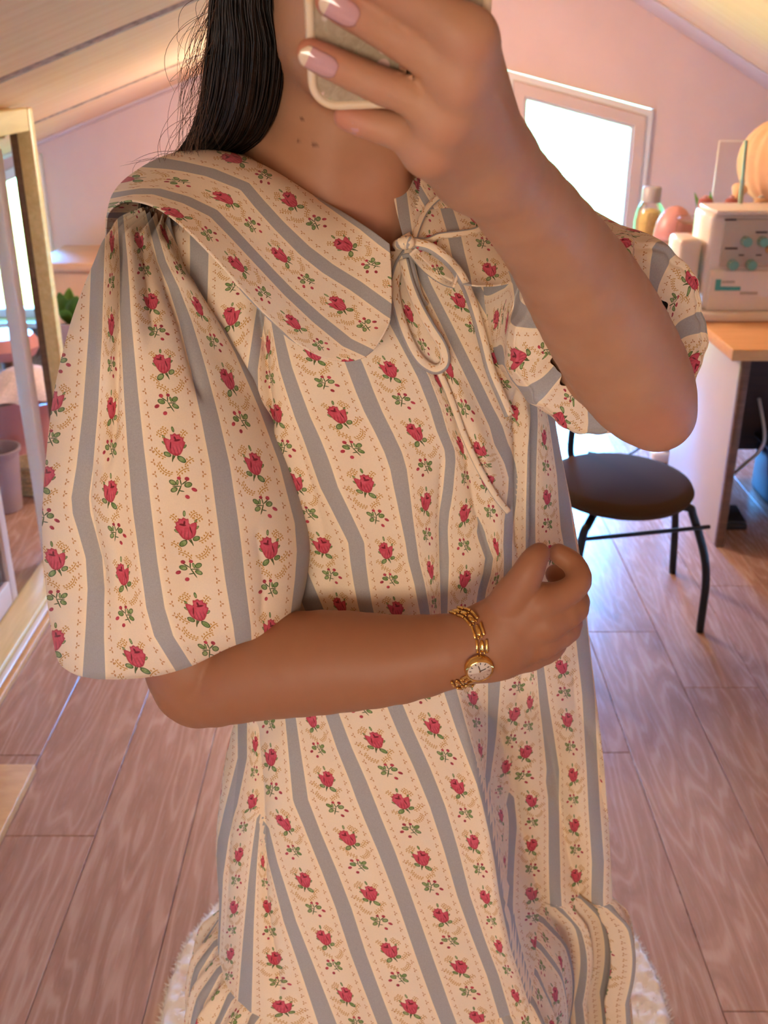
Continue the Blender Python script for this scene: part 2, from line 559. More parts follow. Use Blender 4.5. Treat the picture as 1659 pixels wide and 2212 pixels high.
DARKWOOD = wood('dark_wood_panel', lin(52, 30, 22), lin(66, 40, 28), 0.6)
WHITELAM = simple('pale_laminate', lin(206, 198, 204), 0.35, 0, 0.02, 8)
WHITEPVC = simple('white_pvc', lin(232, 224, 220), 0.3, 0, 0.02, 8)
PVCPINK = simple('beige_pvc', lin(214, 186, 172), 0.4, 0, 0.02, 8)
WHITEPL = simple('white_plastic', lin(232, 214, 202), 0.3, 0, 0.02, 8)
GREYPL = simple('grey_panel', lin(186, 168, 152), 0.4, 0, 0.03, 8)
TEAL = simple('teal_plastic', lin(112, 164, 148), 0.3, 0, 0.04, 20)
TEAL2 = simple('teal_print', lin(70, 158, 158), 0.4, 0, 0.02, 20)
MINT = simple('mint_metal', lin(176, 190, 164), 0.25, 0.6, 0.03, 20)
BLACKMET = simple('black_metal', (0.012, 0.013, 0.014), 0.35, 0.4, 0.05, 20)
SEATMAT = simple('dark_olive_seat', lin(74, 52, 34), 0.9, 0, 0.06, 300, 0.05, 0.1)
BLACKPL = simple('black_plastic', (0.012, 0.012, 0.013), 0.45, 0, 0.05, 20)
SPOOLP = simple('rose_thread', lin(176, 92, 82), 0.7, 0, 0.10, 500, 0.2)
SPOOLT = simple('tan_thread', lin(198, 150, 108), 0.7, 0, 0.10, 500, 0.2)
PINKPL = simple('pink_ceramic', lin(206, 142, 138), 0.4, 0, 0.04, 12)
PINKPOT = simple('pale_pink_pot', lin(226, 190, 190), 0.5, 0, 0.05, 12)
LILAC = simple('lilac_pot', lin(176, 158, 172), 0.45, 0, 0.04, 12)
LACE = simple('pink_lace', lin(246, 224, 224), 0.9, 0, 0.12, 90, 0.3)
WICKER = simple('pale_wicker', lin(232, 208, 160), 0.8, 0, 0.2, 70, 0.4)
PEACH = simple('peach_cloth', lin(240, 186, 142), 0.9, 0, 0.06, 14, 0.2)
PEACHB = simple('peach_box', lin(232, 178, 134), 0.6, 0, 0.04, 8)
SOIL = simple('soil', lin(70, 50, 40), 0.95, 0, 0.3, 80, 0.5)
LEAF = simple('green_leaf', lin(98, 142, 40), 0.45, 0, 0.15, 25)
BLUEPL = simple('pale_blue_base', lin(150, 196, 224), 0.3, 0, 0.03, 10)
GREYCAP = simple('grey_cap', lin(168, 160, 164), 0.4, 0, 0.03, 10)
YELLOW = simple('yellow_thread_bundle', lin(240, 206, 130), 0.7, 0, 0.12, 90, 0.3)
CABLEW = simple('white_cable', lin(214, 214, 218), 0.4)
PHONEC = simple('cream_silicone', lin(226, 196, 158), 0.45, 0, 0.03, 30)
def make_glass(name, rough=0.0, tint=(1, 1, 1)):
    b = NB(name)
    b.color(tint)
    b.set(Roughness=rough, IOR=1.45, Transmission_Weight=1.0)
    tr = b.n('BsdfTransparent')
    mx = b.n('MixShader')
    fr = b.n('Fresnel')
    fr.inputs[0].default_value = 1.45
    gl = b.n('BsdfGlossy')
    gl.inputs['Roughness'].default_value = 0.02
    tr.inputs[0].default_value = (*tint, 1)
    b.put(mx.inputs[0], b.M('MULTIPLY', fr.outputs[0], 0.6 if 'clear' in name else 1.0))
    b.t.links.new(tr.outputs[0], mx.inputs[1])
    b.t.links.new(gl.outputs[0], mx.inputs[2])
    b.t.links.new(mx.outputs[0], b.t.nodes['Material Output'].inputs[0])
    return b.m
PANE = make_glass('window_glass')
CLEAR = make_glass('clear_plastic', 0.0, (0.97, 0.96, 0.95))
def make_case():
    """phone back: clear case over a pale printed card of tiny flowers"""
    b = NB('floral_phone_back')
    o = b.obj()
    vo = b.n('TexVoronoi')
    b.t.links.new(o, vo.inputs['Vector'])
    vo.inputs['Scale'].default_value = 120.0
    vd, vc = vo.outputs['Distance'], vo.outputs['Color']
    sc = b.n('SeparateColor')
    b.t.links.new(vc, sc.inputs[0])
    n = b.noise(o, 160.0, 3, 0.6, 1.5)
    c = b.mix(b.ramp(n, 0.35, 0.65), lin(160, 138, 110), lin(182, 160, 132))
    c = b.mix(b.M('MULTIPLY', b.ramp(n, 0.60, 0.64), 0.6), c, lin(150, 146, 112))
    fl = b.M('MULTIPLY', b.ramp(vd, 0.50, 0.42), b.M('GREATER_THAN', sc.outputs[0], 0.45))
    c = b.mix(fl, c, b.mix(sc.outputs[1], lin(228, 178, 162), lin(240, 226, 210)))
    c = b.mix(b.M('MULTIPLY', b.ramp(vd, 0.13, 0.08), b.M('GREATER_THAN', sc.outputs[0], 0.45)), c, lin(160, 120, 100))
    b.color(c)
    b.set(Roughness=0.22, Specular_IOR_Level=0.5, Coat_Weight=0.4)
    return b.m
CASE = make_case()
def make_rug():
    b = NB('cream_rug_pile')
    o = b.obj()
    n = b.noise(o, 60.0, 3)
    r = b.noise(o, 5.5, 3, 0.6, 0.8)
    n2 = b.noise(o, 14.0, 3, 0.6, 1.2)
    c = b.mix(b.ramp(n, 0.3, 0.7), lin(253, 244, 236), lin(255, 250, 245))
    c = b.mix(b.ramp(r, 0.60, 0.68, 0, 0.6), c, b.mix(b.ramp(n2, .4, .6), lin(226, 180, 190), lin(208, 184, 208)))
    c = b.mix(b.M('MULTIPLY', b.ramp(r, 0.36, 0.30), 0.5), c, lin(242, 214, 170))
    b.color(c)
    b.set(Roughness=0.95, Specular_IOR_Level=0.1, Sheen_Weight=0.3)
    return b.m
RUG = make_rug()
def make_grass(name, c1, c2, sc=6.0):
    b = NB(name)
    n = b.noise(b.obj(), sc, 5, 0.7)
    b.color(b.mix(b.ramp(n, 0.35, 0.65), c1, c2))
    b.set(Roughness=0.9)
    return b.m
GRASS = make_grass('meadow', lin(118, 132, 22), lin(164, 176, 42))
FENCE = simple('yellow_fence_board', lin(238, 190, 60), 0.7, 0, 0.15, 9)
# ------------------------------------------------------------------ the attic room
GB = 5.6                       # gable wall
FRONT = -2.0
a1, a2 = P(85, 310, GB), P(440, 165, GB)
b1, b2 = P(1370, 0, GB), P(1659, 190, GB)
sl = (a2[2] - a1[2]) / (a2[0] - a1[0])
sr = (b2[2] - b1[2]) / (b2[0] - b1[0])
def zl(x): return a1[2] + sl * (x - a1[0])
def zr(x): return b1[2] + sr * (x - b1[0])
RX = (b1[2] - sr * b1[0] - a1[2] + sl * a1[0]) / (sl - sr)
RZ = zl(RX)
XL, XR = -2.7, 2.7
def poly_wall(name, outer, holes, y0, y1, mat):
    """wall plate in the XZ plane with holes, thick from y0 to y1"""
    bm = bmesh.new()
    es = []
    for loop in [outer] + holes:
        vs = [bm.verts.new((x, y0, z)) for x, z in loop]
        for i in range(len(vs)): es.append(bm.edges.new((vs[i], vs[(i + 1) % len(vs)])))
    bmesh.ops.triangle_fill(bm, use_beauty=True, use_dissolve=False, edges=es)
    r = bmesh.ops.extrude_face_region(bm, geom=list(bm.faces))
    for v in r['geom']:
        if isinstance(v, bmesh.types.BMVert): v.co.y = y1
    bmesh.ops.recalc_face_normals(bm, faces=bm.faces)
    o = bm_obj(name, bm, mat)
    tag(o, kind='structure')
    return o
# glazed door with a slanting head, and a low window in the left corner
dl, dr = P(1093, 150, GB), P(1412, 236, GB)
DX0, DX1 = dl[0], dr[0]
DZ0, DZ1 = dl[2], dr[2]
WX0, WX1, WZ0, WZ1 = -2.42, -1.78, 0.20, 0.80
WZ2 = zl(WX1) - 0.05
gable = poly_wall('wall_back', [(XL, 0), (XR, 0), (XR, zr(XR)), (RX, RZ), (XL, zl(XL))],
                  [[(DX0, 0.03), (DX1, 0.03), (DX1, DZ1), (DX0, DZ0)], [(WX0, WZ0), (WX1, WZ0), (WX1, WZ2), (WX0, WZ1)]], GB, GB + 0.16, WALL)
poly_wall('wall_front', [(XL, 0), (XR, 0), (XR, zr(XR)), (RX, RZ), (XL, zl(XL))], [], FRONT - 0.1, FRONT, WALL)
for nm, x, z in (('wall_left', XL, zl(XL)), ('wall_right', XR, zr(XR))):
    s = -1 if x < 0 else 1
    tag(box(nm, (x + s * 0.05, (FRONT + GB) / 2, z / 2), (0.1, GB - FRONT, z), WALL, bevel=0), kind='structure')
def slope(name, x0, z0, x1, z1, y0, y1, mat, th=0.12):
    v = [(x0, y0, z0), (x1, y0, z1), (x1, y1, z1), (x0, y1, z0)]
    v += [(a, c, d + th) for a, c, d in v]
    f = [(0, 1, 2, 3), (4, 7, 6, 5), (0, 4, 5, 1), (1, 5, 6, 2), (2, 6, 7, 3), (3, 7, 4, 0)]
    o = link(name, mesh_np(name, v, f), mat, smooth=False)
    fix_normals(o)
    return o
ceil = slope('ceiling', XL - .1, zl(XL - .1), RX, RZ, FRONT - .1, GB + .16, CEIL)
tag(ceil, kind='structure')
c2 = slope('ceiling', RX, RZ, XR + .1, zr(XR + .1), FRONT - .1, GB + .16, CEIL)
tag(c2, kind='structure')
# plastered seams between the ceiling boards run up the slope; each a raised ragged strip
def seam(yc, w, rough_):
    n = 90
    xs = np.linspace(XL + .02, RX - .02, n)
    v, f = [], []
    for i, x in enumerate(xs):
        d = rough_ * noise.noise(Vector((x * 9, yc, 0)))
        d2 = rough_ * noise.noise(Vector((x * 9, yc, 5)))
        z = zl(x)
        for yy, dz in ((yc - w / 2 + d, 0.0), (yc - w / 4 + d, -.006), (yc + w / 4 + d2, -.007), (yc + w / 2 + d2, -.001)):
            v.append((x, yy, z + dz))
    for i in range(n - 1):
        for j in range(3):
            f.append((i * 4 + j, i * 4 + j + 1, i * 4 + 5 + j, i * 4 + 4 + j))
    o = link('board_seam', mesh_np('board_seam', v, f), SEAM, ceil)
    fix_normals(o)
def yceil(px, py):
    """depth at which the lens meets the left roof slope"""
    lo, hi = 0.5, GB
    for _ in range(50):
        m = (lo + hi) / 2
        q = P(px, py, m)
        if q[2] > zl(q[0]): hi = m
        else: lo = m
        # below the slope while near, above it when far
    return lo
ya, yb = yceil(200, 88), yceil(250, 192)
seam(ya, 0.055, 0.012)
seam(yb, 0.014, 0.006)
seam(2 * ya - yb, 0.016, 0.006)
n = 40
xs = np.linspace(RX + .02, XR - .02, n)
v, f = [], []
for i, x in enumerate(xs):
    d = .006 * noise.noise(Vector((x * 9, 2, 0)))
    for yy, dz in ((3.55 + d, 0.0), (3.56 + d, -.006), (3.572 + d, -.006), (3.582 + d, -.001)): v.append((x, yy, zr(x) + dz))
for i in range(n - 1):
    for j in range(3): f.append((i * 4 + j, i * 4 + j + 1, i * 4 + 5 + j, i * 4 + 4 + j))
so = link('board_seam', mesh_np('board_seam', v, f), SEAM, c2)
fix_normals(so)
tag(slope('trim_1', XL + .01, zl(XL + .01) - .008, RX, RZ - .008, GB - .34, GB - .002, EDGEBOARD, .006), kind='structure')
tag(slope('trim_2', RX, RZ - .008, XR - .01, zr(XR - .01) - .008, GB - .34, GB - .002, EDGEBOARD, .006), kind='structure')

fl = box('floor', ((XL + XR) / 2, (FRONT + GB) / 2, -0.03), (XR - XL, GB - FRONT, 0.04), GAP, bevel=0)
tag(fl, kind='structure')
PW, PL = 0.1995, 1.28
starts = {4: 1.26, 5: 2.255, 3: 1.98, -3: 1.696, -4: 1.97, -2: 1.05, -1: 2.2, 0: 1.5, 1: .9, 2: 2.4}
pmesh = {}
for r in range(-10, 13):
    x0 = 0.585 + (r - 4) * 0.1995
    if x0 + PW < XL or x0 > XR: continue
    xa, xb = max(x0, XL), min(x0 + PW, XR)
    s = starts.get(r, (r * 0.47) % PL)
    y = s - PL * math.ceil((s - FRONT) / PL)
    while y < GB:
        ya_, yb_ = max(y, FRONT), min(y + PL, GB)
        if yb_ - ya_ > 0.03 and xb - xa > 0.02:
            L, Wd = round(yb_ - ya_ - 0.0014, 4), round(xb - xa - 0.0014, 4)
            if (L, Wd) not in pmesh:
                bm = bmesh.new()
                add_box(bm, (0, 0, 0), (Wd, L, 0.01), None, 0.0012, 1)
                me = bpy.data.meshes.new('plank')
                bm.to_mesh(me)
                bm.free()
                me.materials.append(PLANK)
                pmesh[(L, Wd)] = me
            o = bpy.data.objects.new('plank', pmesh[(L, Wd)])
            COL.objects.link(o)
            o.location = ((xa + xb) / 2, (ya_ + yb_) / 2, -0.005)
            o.parent = fl
        y += PL
box_ = tag(box('baseboard_back', ((XL + DX0) / 2, GB - 0.011, 0.10), (DX0 - XL - .01, 0.018, 0.2), BROWN, bevel=.003), kind='structure')
tag(box('baseboard_right', ((XR + DX1) / 2, GB - 0.011, 0.04), (XR - DX1 - .01, 0.018, 0.08), WHITEPVC, bevel=.003), kind='structure')

# glazed door in the gable
def frame_poly(name, pts, w, y0, y1, mat, parent=None, kind=None):
    """mitred frame following the closed polygon pts (x, z), w wide to the inside"""
    n = len(pts)
    inner = []
    for i in range(n):
        p0, p1, p2 = (np.array(pts[(i + k) % n], float) for k in (-1, 0, 1))
        d0, d1 = (p1 - p0) / np.linalg.norm(p1 - p0), (p2 - p1) / np.linalg.norm(p2 - p1)
        n0, n1 = np.array([-d0[1], d0[0]]), np.array([-d1[1], d1[0]])
        bis = (n0 + n1) / np.linalg.norm(n0 + n1)
        inner.append(p1 + bis * w / max(.2, bis.dot(n0)))
    v = [(x, y0, z) for x, z in pts] + [(x, y0, z) for x, z in inner] + [(x, y1, z) for x, z in pts] + [(x, y1, z) for x, z in inner]
    f = []
    for i in range(n):
        j = (i + 1) % n
        f += [(i, j, n + j, n + i), (2 * n + i, 3 * n + i, 3 * n + j, 2 * n + j), (i, 2 * n + i, 2 * n + j, j), (n + i, n + j, 3 * n + j, 3 * n + i)]
    o = link(name, mesh_np(name, v, f), mat, parent, smooth=False)
    fix_normals(o)
    md = o.modifiers.new('bevel', 'BEVEL')
    md.width = 0.006
    md.segments = 2
    md.limit_method = 'ANGLE'
    return o, inner
e = 0.004
dpoly = [(DX0 + e, 0.035), (DX1 - e, 0.035), (DX1 - e, DZ1 - e), (DX0 + e, DZ0 - e)]
door, inn = frame_poly('door_1', dpoly, 0.035, GB - 0.03, GB + 0.06, WHITEPVC)
tag(door, kind='structure')
sash, inn2 = frame_poly('sash', [(x, z) for x, z in inn], 0.062, GB - 0.045, GB + 0.03, PVCPINK, door)
bead, inn3 = frame_poly('glazing_bead', [(x, z) for x, z in inn2], 0.012, GB - 0.03, GB + 0.015, WHITEPVC, door)
v = [(x, GB - 0.005, z) for x, z in inn2] + [(x, GB + 0.002, z) for x, z in inn2]
link('pane', mesh_np('pane', v, [(0, 1, 2, 3), (7, 6, 5, 4), (0, 4, 5, 1), (1, 5, 6, 2), (2, 6, 7, 3), (3, 7, 4, 0)]), PANE, door, False)
for zz in (DZ0 - 0.16, 0.3):
    cyl('hinge', (DX0 + 0.03, GB - 0.05, zz), (DX0 + 0.03, GB - 0.05, zz - 0.07), 0.009, WHITEPVC, door)
# low corner window
wpoly = [(WX0 + e, WZ0 + e), (WX1 - e, WZ0 + e), (WX1 - e, WZ2 - e), (WX0 + e, WZ1 - e)]
win, wi = frame_poly('window_1', wpoly, 0.05, GB - 0.02, GB + 0.06, WHITEPVC)
tag(win, kind='structure')
v = [(x, GB + 0.015, z) for x, z in wi] + [(x, GB + 0.021, z) for x, z in wi]
link('pane', mesh_np('pane', v, [(0, 1, 2, 3), (7, 6, 5, 4), (0, 4, 5, 1), (1, 5, 6, 2), (2, 6, 7, 3), (3, 7, 4, 0)]), PANE, win, False)
sill = box('window_sill', ((WX0 + WX1) / 2, GB - 0.06, WZ0 - 0.015), (WX1 - WX0 + .1, 0.12, 0.03), WHITEPVC, win, 0.006)

# timber screen with sliding glass leaves along the left side
scr = empty('door_2', (-1.0, 2.2, 0))
tag(scr, kind='structure')
def sbox(name, x0, x1, y0, y1, z0, z1, mat, par=scr, bevel=0.004):
    o = box(name, ((x0 + x1) / 2 - scr.location.x, (y0 + y1) / 2 - scr.location.y, (z0 + z1) / 2), (x1 - x0, y1 - y0, z1 - z0), mat, par, bevel)
    return o
ztop = zl(-1.056) + 0.004
sbox('header', -1.055, -0.985, 0.9, 3.02, ztop - 0.060, ztop, PINE)
sbox('header_rail', -1.10, -1.056, 0.9, 3.02, ztop - 0.08, ztop - .02, PINE)
sbox('post', -1.024, -0.984, 3.021, 3.065, 0.0, ztop, PINE)
sbox('jamb', -1.048, -1.025, 3.03, 3.06, 0.0, ztop - .01, BROWN)
sbox('post', -1.052, -0.988, 0.82, 0.899, 0.0, ztop, PINE)
sbox('sill', -1.10, -1.012, 0.9, 3.02, 0.0, 0.035, PINE)
sbox('sill_track', -1.011, -0.994, 0.9, 3.02, 0.0, 0.022, WHITEPVC)
sbox('sill_edge', -0.993, -0.975, 0.9, 3.02, 0.0, 0.02, PINE2)
def leaf(x, y0, y1, st=0.045):
    lf = sbox('sliding_leaf', x - .014, x + .014, y1 - st, y1, 0.036, ztop - .105, PVCPINK)
    for nm, a, c, z0, z1 in (('stile', y0, y0 + st, .036, ztop - .105), ('bottom_rail', y0 + st, y1 - st, .036, .11), ('top_rail', y0 + st, y1 - st, ztop - .17, ztop - .105)):
        o = sbox(nm, x - .014, x + .014, a, c, z0, z1, PVCPINK, lf)
        o.location -= lf.location
        o.matrix_parent_inverse.identity()
    o = sbox('pane', x - .003, x + .003, y0 + st, y1 - st, .11, ztop - .17, PANE, lf, 0)
    o.location -= lf.location
    o = sbox('edge_strip', x - .045, x - .015, y1 - st, y1 - .01, .036, ztop - .105, BROWN, lf, .003)
    o.location -= lf.location
leaf(-1.11, 1.35, 2.69)
white = sbox('stile', -1.100, -1.062, 2.94, 3.00, 0.036, ztop - .105, WHITEPVC)

# outdoors: meadow rising to a hill, pale fence
n = 40
v, f = [], []
for j in range(n):
    for i in range(n):
        x = -22 + 44 * i / (n - 1)
        y = GB + 0.25 + 40 * (j / (n - 1)) ** 1.6
        z = -0.15 + 0.10 * (y - GB) + 0.35 * noise.noise(Vector((x * .3, y * .3, 0))) * min(1, (y - GB) / 5)
        v.append((x, y, z))
for j in range(n - 1):
    for i in range(n - 1):
        f.append((j * n + i, j * n + i + 1, (j + 1) * n + i + 1, (j + 1) * n + i))
hill = link('ground', mesh_np('ground', v, f), GRASS)
tag(hill, kind='structure')
fn = empty('board_fence', (-2.9, GB + 1.3, 0))
tag(fn, 'pale yellow board fence on the grass outside the low corner window', 'fence')
for i in range(16):
    box('board', (-1.2 + i * 0.125, 0, 0.30), (0.108, 0.022, 0.90 + 0.02 * (i % 3)), FENCE, fn, 0.004)
for zz in (0.08, 0.55):
    box('rail', (-0.4, 0.03, zz), (1.8, 0.03, 0.06), FENCE, fn, 0.003)
# ------------------------------------------------------------------ things in the room
# sewing table
TX0, TY0, TY1, TZ = 1.06, 3.03, 4.62, 0.70
tb = empty('sewing_table', (1.75, 3.8, 0))
tag(tb, 'beech topped work table with a pale side panel by the glazed door', 'table')
def tbx(name, x0, x1, y0, y1, z0, z1, mat, bv=0.003):
    return box(name, ((x0 + x1) / 2 - 1.75, (y0 + y1) / 2 - 3.8, (z0 + z1) / 2), (x1 - x0, y1 - y0, z1 - z0), mat, tb, bv)
tbx('table_top', TX0, 2.3, TY0, TY1, TZ - 0.036, TZ, BEECH, 0.004)
tbx('front_edging', TX0, 2.3, TY0 - .004, TY0 - .0005, TZ - 0.035, TZ - .001, PINE2, 0.0)
tbx('side_panel', 1.12, 1.142, TY0 + 0.09, 3.75, 0.0, TZ - 0.037, WHITELAM)
tbx('panel_edging', 1.12, 1.148, TY0 + 0.068, TY0 + 0.089, 0.0, TZ - 0.037, BROWN)
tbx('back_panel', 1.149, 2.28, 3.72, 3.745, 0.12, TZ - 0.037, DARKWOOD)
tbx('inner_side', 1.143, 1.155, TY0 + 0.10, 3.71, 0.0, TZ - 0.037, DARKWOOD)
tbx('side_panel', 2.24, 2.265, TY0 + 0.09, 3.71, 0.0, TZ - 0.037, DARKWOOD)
tbx('leg', 1.20, 1.25, 4.5, 4.55, 0.0, TZ - 0.037, WHITELAM)
tbx('leg', 2.2, 2.25, 4.5, 4.55, 0.0, TZ - 0.037, WHITELAM)
pd = empty('storage_crate', (1.62, 3.5, 0))
tag(pd, 'black storage crate on the floor under the work table', 'crate')
box('crate_body', (0, 0, 0.10), (0.42, 0.28, 0.2), BLACKPL, pd, 0.02)
box('crate_lid', (0, 0, 0.212), (0.44, 0.30, 0.022), BLACKPL, pd, 0.008)
box('handle', (0, -0.157, 0.16), (0.12, 0.014, 0.02), BLACKPL, pd, 0.005)
c1 = tube('power_cable', [P(1572, 1040, 3.42), P(1590, 1020, 3.40), P(1612, 1000, 3.34), P(1640, 975, 3.30), P(1652, 940, 3.32), P(1640, 860, 3.40)], 0.006, CABLEW, n=8, res=30)
tag(c1, 'white power cable looping under the work table beside the crate', 'cable')
ft = empty('foot_pedal', (1.22, 3.30, 0))
tag(ft, 'small black foot pedal on the floor inside the table panel', 'pedal')
box('pedal_base', (0, 0, 0.012), (0.10, 0.14, 0.022), BLACKPL, ft, 0.006)
box('pedal_plate', (0, -0.005, 0.034), (0.09, 0.12, 0.012), BLACKPL, ft, 0.004, Matrix.Rotation(0.12, 3, 'X'))
# power strip with plugs on the floor behind the chair
ps_ = empty('power_strip', tuple(P(1462, 1012, 3.9) * [1, 1, 0]))
tag(ps_, 'white power strip with a black plug behind the chair', 'power strip')
box('strip_body', (0, 0, 0.025), (0.22, 0.06, 0.045), WHITEPVC, ps_, 0.01)
box('plug', (0.03, 0, 0.075), (0.05, 0.045, 0.055), BLACKPL, ps_, 0.012)
tube('plug_cable', [(0.03, 0, 0.10), (0.05, 0.0, 0.15), (0.03, 0.03, 0.19), (-0.06, 0.06, 0.12), (-0.2, 0.05, 0.008), (-0.35, 0.1, 0.006)], 0.005, BLACKPL, ps_, 8, res=30)
box('plug', (-0.05, 0, 0.07), (0.045, 0.04, 0.04), WHITEPVC, ps_, 0.01)

# overlock sewing machine
SY = 3.39
sx0 = P(1512, 690, SY)[0]
sg = empty('overlock_machine', (sx0, SY, TZ))
tag(sg, 'white overlock sewing machine with green dials on the work table', 'sewing machine')
SWD = 0.36
box('base_plate', (SWD / 2 - .01, 0.12, 0.016), (SWD + 0.05, 0.27, 0.032), WHITEPL, sg, 0.012)
box('machine_body', (SWD / 2, 0.13, 0.19), (SWD - .01, 0.20, 0.315), WHITEPL, sg, 0.018)
fp = box('front_panel', (SWD / 2 + .012, 0.025, 0.255), (SWD - .075, 0.012, 0.155), GREYPL, sg, 0.005)
fp2 = box('lower_cover', (SWD / 2 + .004, 0.024, 0.10), (SWD - .035, 0.014, 0.135), WHITEPL, sg, 0.006)
box('top_cover', (SWD / 2 + .005, 0.11, 0.353), (SWD - .02, 0.20, 0.014), WHITEPL, sg, 0.005)
for k, (px, py) in enumerate(((1612, 522), (1648, 522), (1583, 572), (1622, 572))):
    q = P(px, py, SY + 0.015) - np.array([sx0, SY, TZ])
    d = cyl('tension_dial', (q[0], 0.018, q[2]), (q[0], -0.004, q[2]), 0.0175, TEAL, sg, 0.0155, 24)
    for a in range(10):
        aa = a * math.pi / 5
        box('dial_ridge', (q[0] + .016 * math.cos(aa), 0.004, q[2] + .016 * math.sin(aa)), (0.0028, 0.012, 0.0028), GREYPL, d, 0)
def mark(name, px0, py0, px1, py1, mat, dy=0.012):
    a, c = P(px0, py0, SY + dy) - np.array([sx0, SY, TZ]), P(px1, py1, SY + dy) - np.array([sx0, SY, TZ])
    return box(name, ((a[0] + c[0]) / 2, dy + .004, (a[2] + c[2]) / 2), (abs(c[0] - a[0]), 0.006, abs(c[2] - a[2])), mat, sg, 0.001)
mark('teal_mark', 1548, 604, 1556, 628, TEAL2)
mark('teal_mark', 1556.5, 620, 1600, 628, TEAL2)
mark('printed_line', 1561, 607, 1588, 612, GREYPL)
mark('printed_line', 1600, 631, 1637, 637, GREYPL)
mark('printed_slot', 1567, 473, 1592, 477, INK, 0.016)
mark('printed_slot', 1567, 535, 1594, 539, INK, 0.016)
mark('printed_slot', 1634, 500, 1659, 504, INK, 0.016)
mark('printed_slot', 1597, 550, 1608, 553, INK, 0.016)
mark('printed_slot', 1634, 550, 1646, 553, INK, 0.016)
box('side_arm', (-0.045, 0.12, 0.165), (0.075, 0.15, 0.20), WHITEPL, sg, 0.016)
box('waste_tray', (-0.035, 0.05, 0.06), (0.06, 0.14, 0.07), CLEAR, sg, 0.008)
hw = cyl('hand_wheel', (-0.085, 0.12, 0.12), (-0.11, 0.12, 0.12), 0.04, GREYPL, sg, 0.036, 28)
q = P(1664, 540, SY) - np.array([sx0, SY, TZ])
cyl('lever_knob', (q[0], 0.01, q[2]), (q[0], -0.035, q[2]), 0.012, PINE2, sg, 0.010, 16)
# telescopic thread guide
m0, m1 = P(1597, 470, SY + 0.19), P(1613, 303, SY + 0.19)
off = np.array([sx0, SY, TZ])
cyl('guide_pole', m0 - off - [0, 0, .03], (m0 + m1) / 2 - off, 0.0075, MINT, sg)
cyl('guide_pole', (m0 + m1) / 2 - off, m1 - off, 0.006, MINT, sg)
def spool(px, y0, y1, Y, mat, label, wd=17):
    a, c = P(px, y1, Y), P(px, y0, Y)
    r = wd / F * (Y * CP + .5 * SP)
    h = c[2] - a[2]
    o = empty('thread_spool', tuple(a))
    tag(o, label, 'thread spool', 'thread spools on the overlock machine')
    lathe('thread', [(r * .55, 0.004), (r * .95, 0.010), (r, .03), (r * .93, h * .55), (r * .88, h - .012), (r * .5, h - .006)], mat, o, 24)
    lathe('spool_core', [(r * .3, -.004), (r * 1.05, -.002), (r * 1.05, .004), (r * .35, .005), (r * .35, h), (r * .2, h + .003)], PINKPL if mat is SPOOLP else GREYPL, o, 20)
    return o
box('spool_tray', (0.09, 0.30, 0.22), (0.44, 0.06, 0.012), CLEAR, sg, 0.003)
spool(1515, 424, 512, SY + 0.31, SPOOLP, 'tall rose thread spool left of the overlock machine, leftmost of three')
spool(1575, 424, 478, SY + 0.31, SPOOLP, 'rose thread spool behind the machine, left of the mint guide pole', 15)
spool(1637, 424, 482, SY + 0.31, SPOOLT, 'tan thread spool behind the machine, right of the mint guide pole', 16)

# behind the machine, on the same table top
def on_table(px, Y):
    x = P(px, 640, Y)[0]
    return (x, Y, TZ)
bt = empty('storage_bottle', on_table(1386, 4.25))
tag(bt, 'clear bottle of yellow thread with grey cap by the door', 'bottle')
zt = P(1386, 437, 4.25)[2] - TZ
lathe('bottle_body', [(.028, 0.001), (.058, .004), (.060, .05), (.060, zt * .78), (.05, zt * .93), (.036, zt), (.034, zt), (.048, zt * .92), (.056, zt * .77), (.056, .06), (.053, .008), (.02, .006)], CLEAR, bt, 36)
lathe('yellow_thread', [(.01, .07), (.048, .075), (.050, .2), (.051, zt * .74), (.042, zt * .88), (.01, zt * .92)], YELLOW, bt, 36, ripple=lambda a, t: 0.03 * math.sin(9 * a))
lathe('blue_filling', [(.01, .010), (.051, .012), (.053, .066), (.01, .068)], BLUEPL, bt, 28)
lathe('cap', [(.028, zt + .0005), (.037, zt + .001), (.037, zt + .055), (.033, zt + .06), (.01, zt + .061)], GREYCAP, bt, 28)
jr = empty('round_jar', on_table(1440, 4.0))
tag(jr, 'tall pink jar with a domed top beside the bottle', 'jar')
z1 = P(1440, 520, 4.0)[2] - TZ
lathe('jar_body', [(.045, 0.0), (.062, .003), (.063, z1 * .9), (.058, z1)], PINKPL, jr, 32)
lathe('dark_band', [(.055, z1), (.060, z1 + .002), (.060, z1 + .012), (.05, z1 + .014)], BROWN, jr, 32)
dm = [(.074 * math.cos(t), z1 + .02 + .11 * math.sin(t)) for t in np.linspace(-.1, 1.5, 12)]
lathe('domed_top', [(.05, z1 + .0145)] + dm, PINKPL, jr, 32)
ct = empty('clear_canister', on_table(1484, 3.86))
tag(ct, 'tall clear canister left of the overlock machine', 'canister')
z2 = P(1484, 480, 3.86)[2] - TZ
box('canister_wall', (0, 0, z2 / 2), (0.115, 0.115, z2 - .002), CLEAR, ct, 0.012)
box('peach_contents', (0, 0, z2 * .43), (0.10, 0.10, z2 * .8), PEACHB, ct, 0.01)
box('canister_lid', (0, 0, z2 + .009), (0.122, 0.122, 0.018), CLEAR, ct, 0.006)
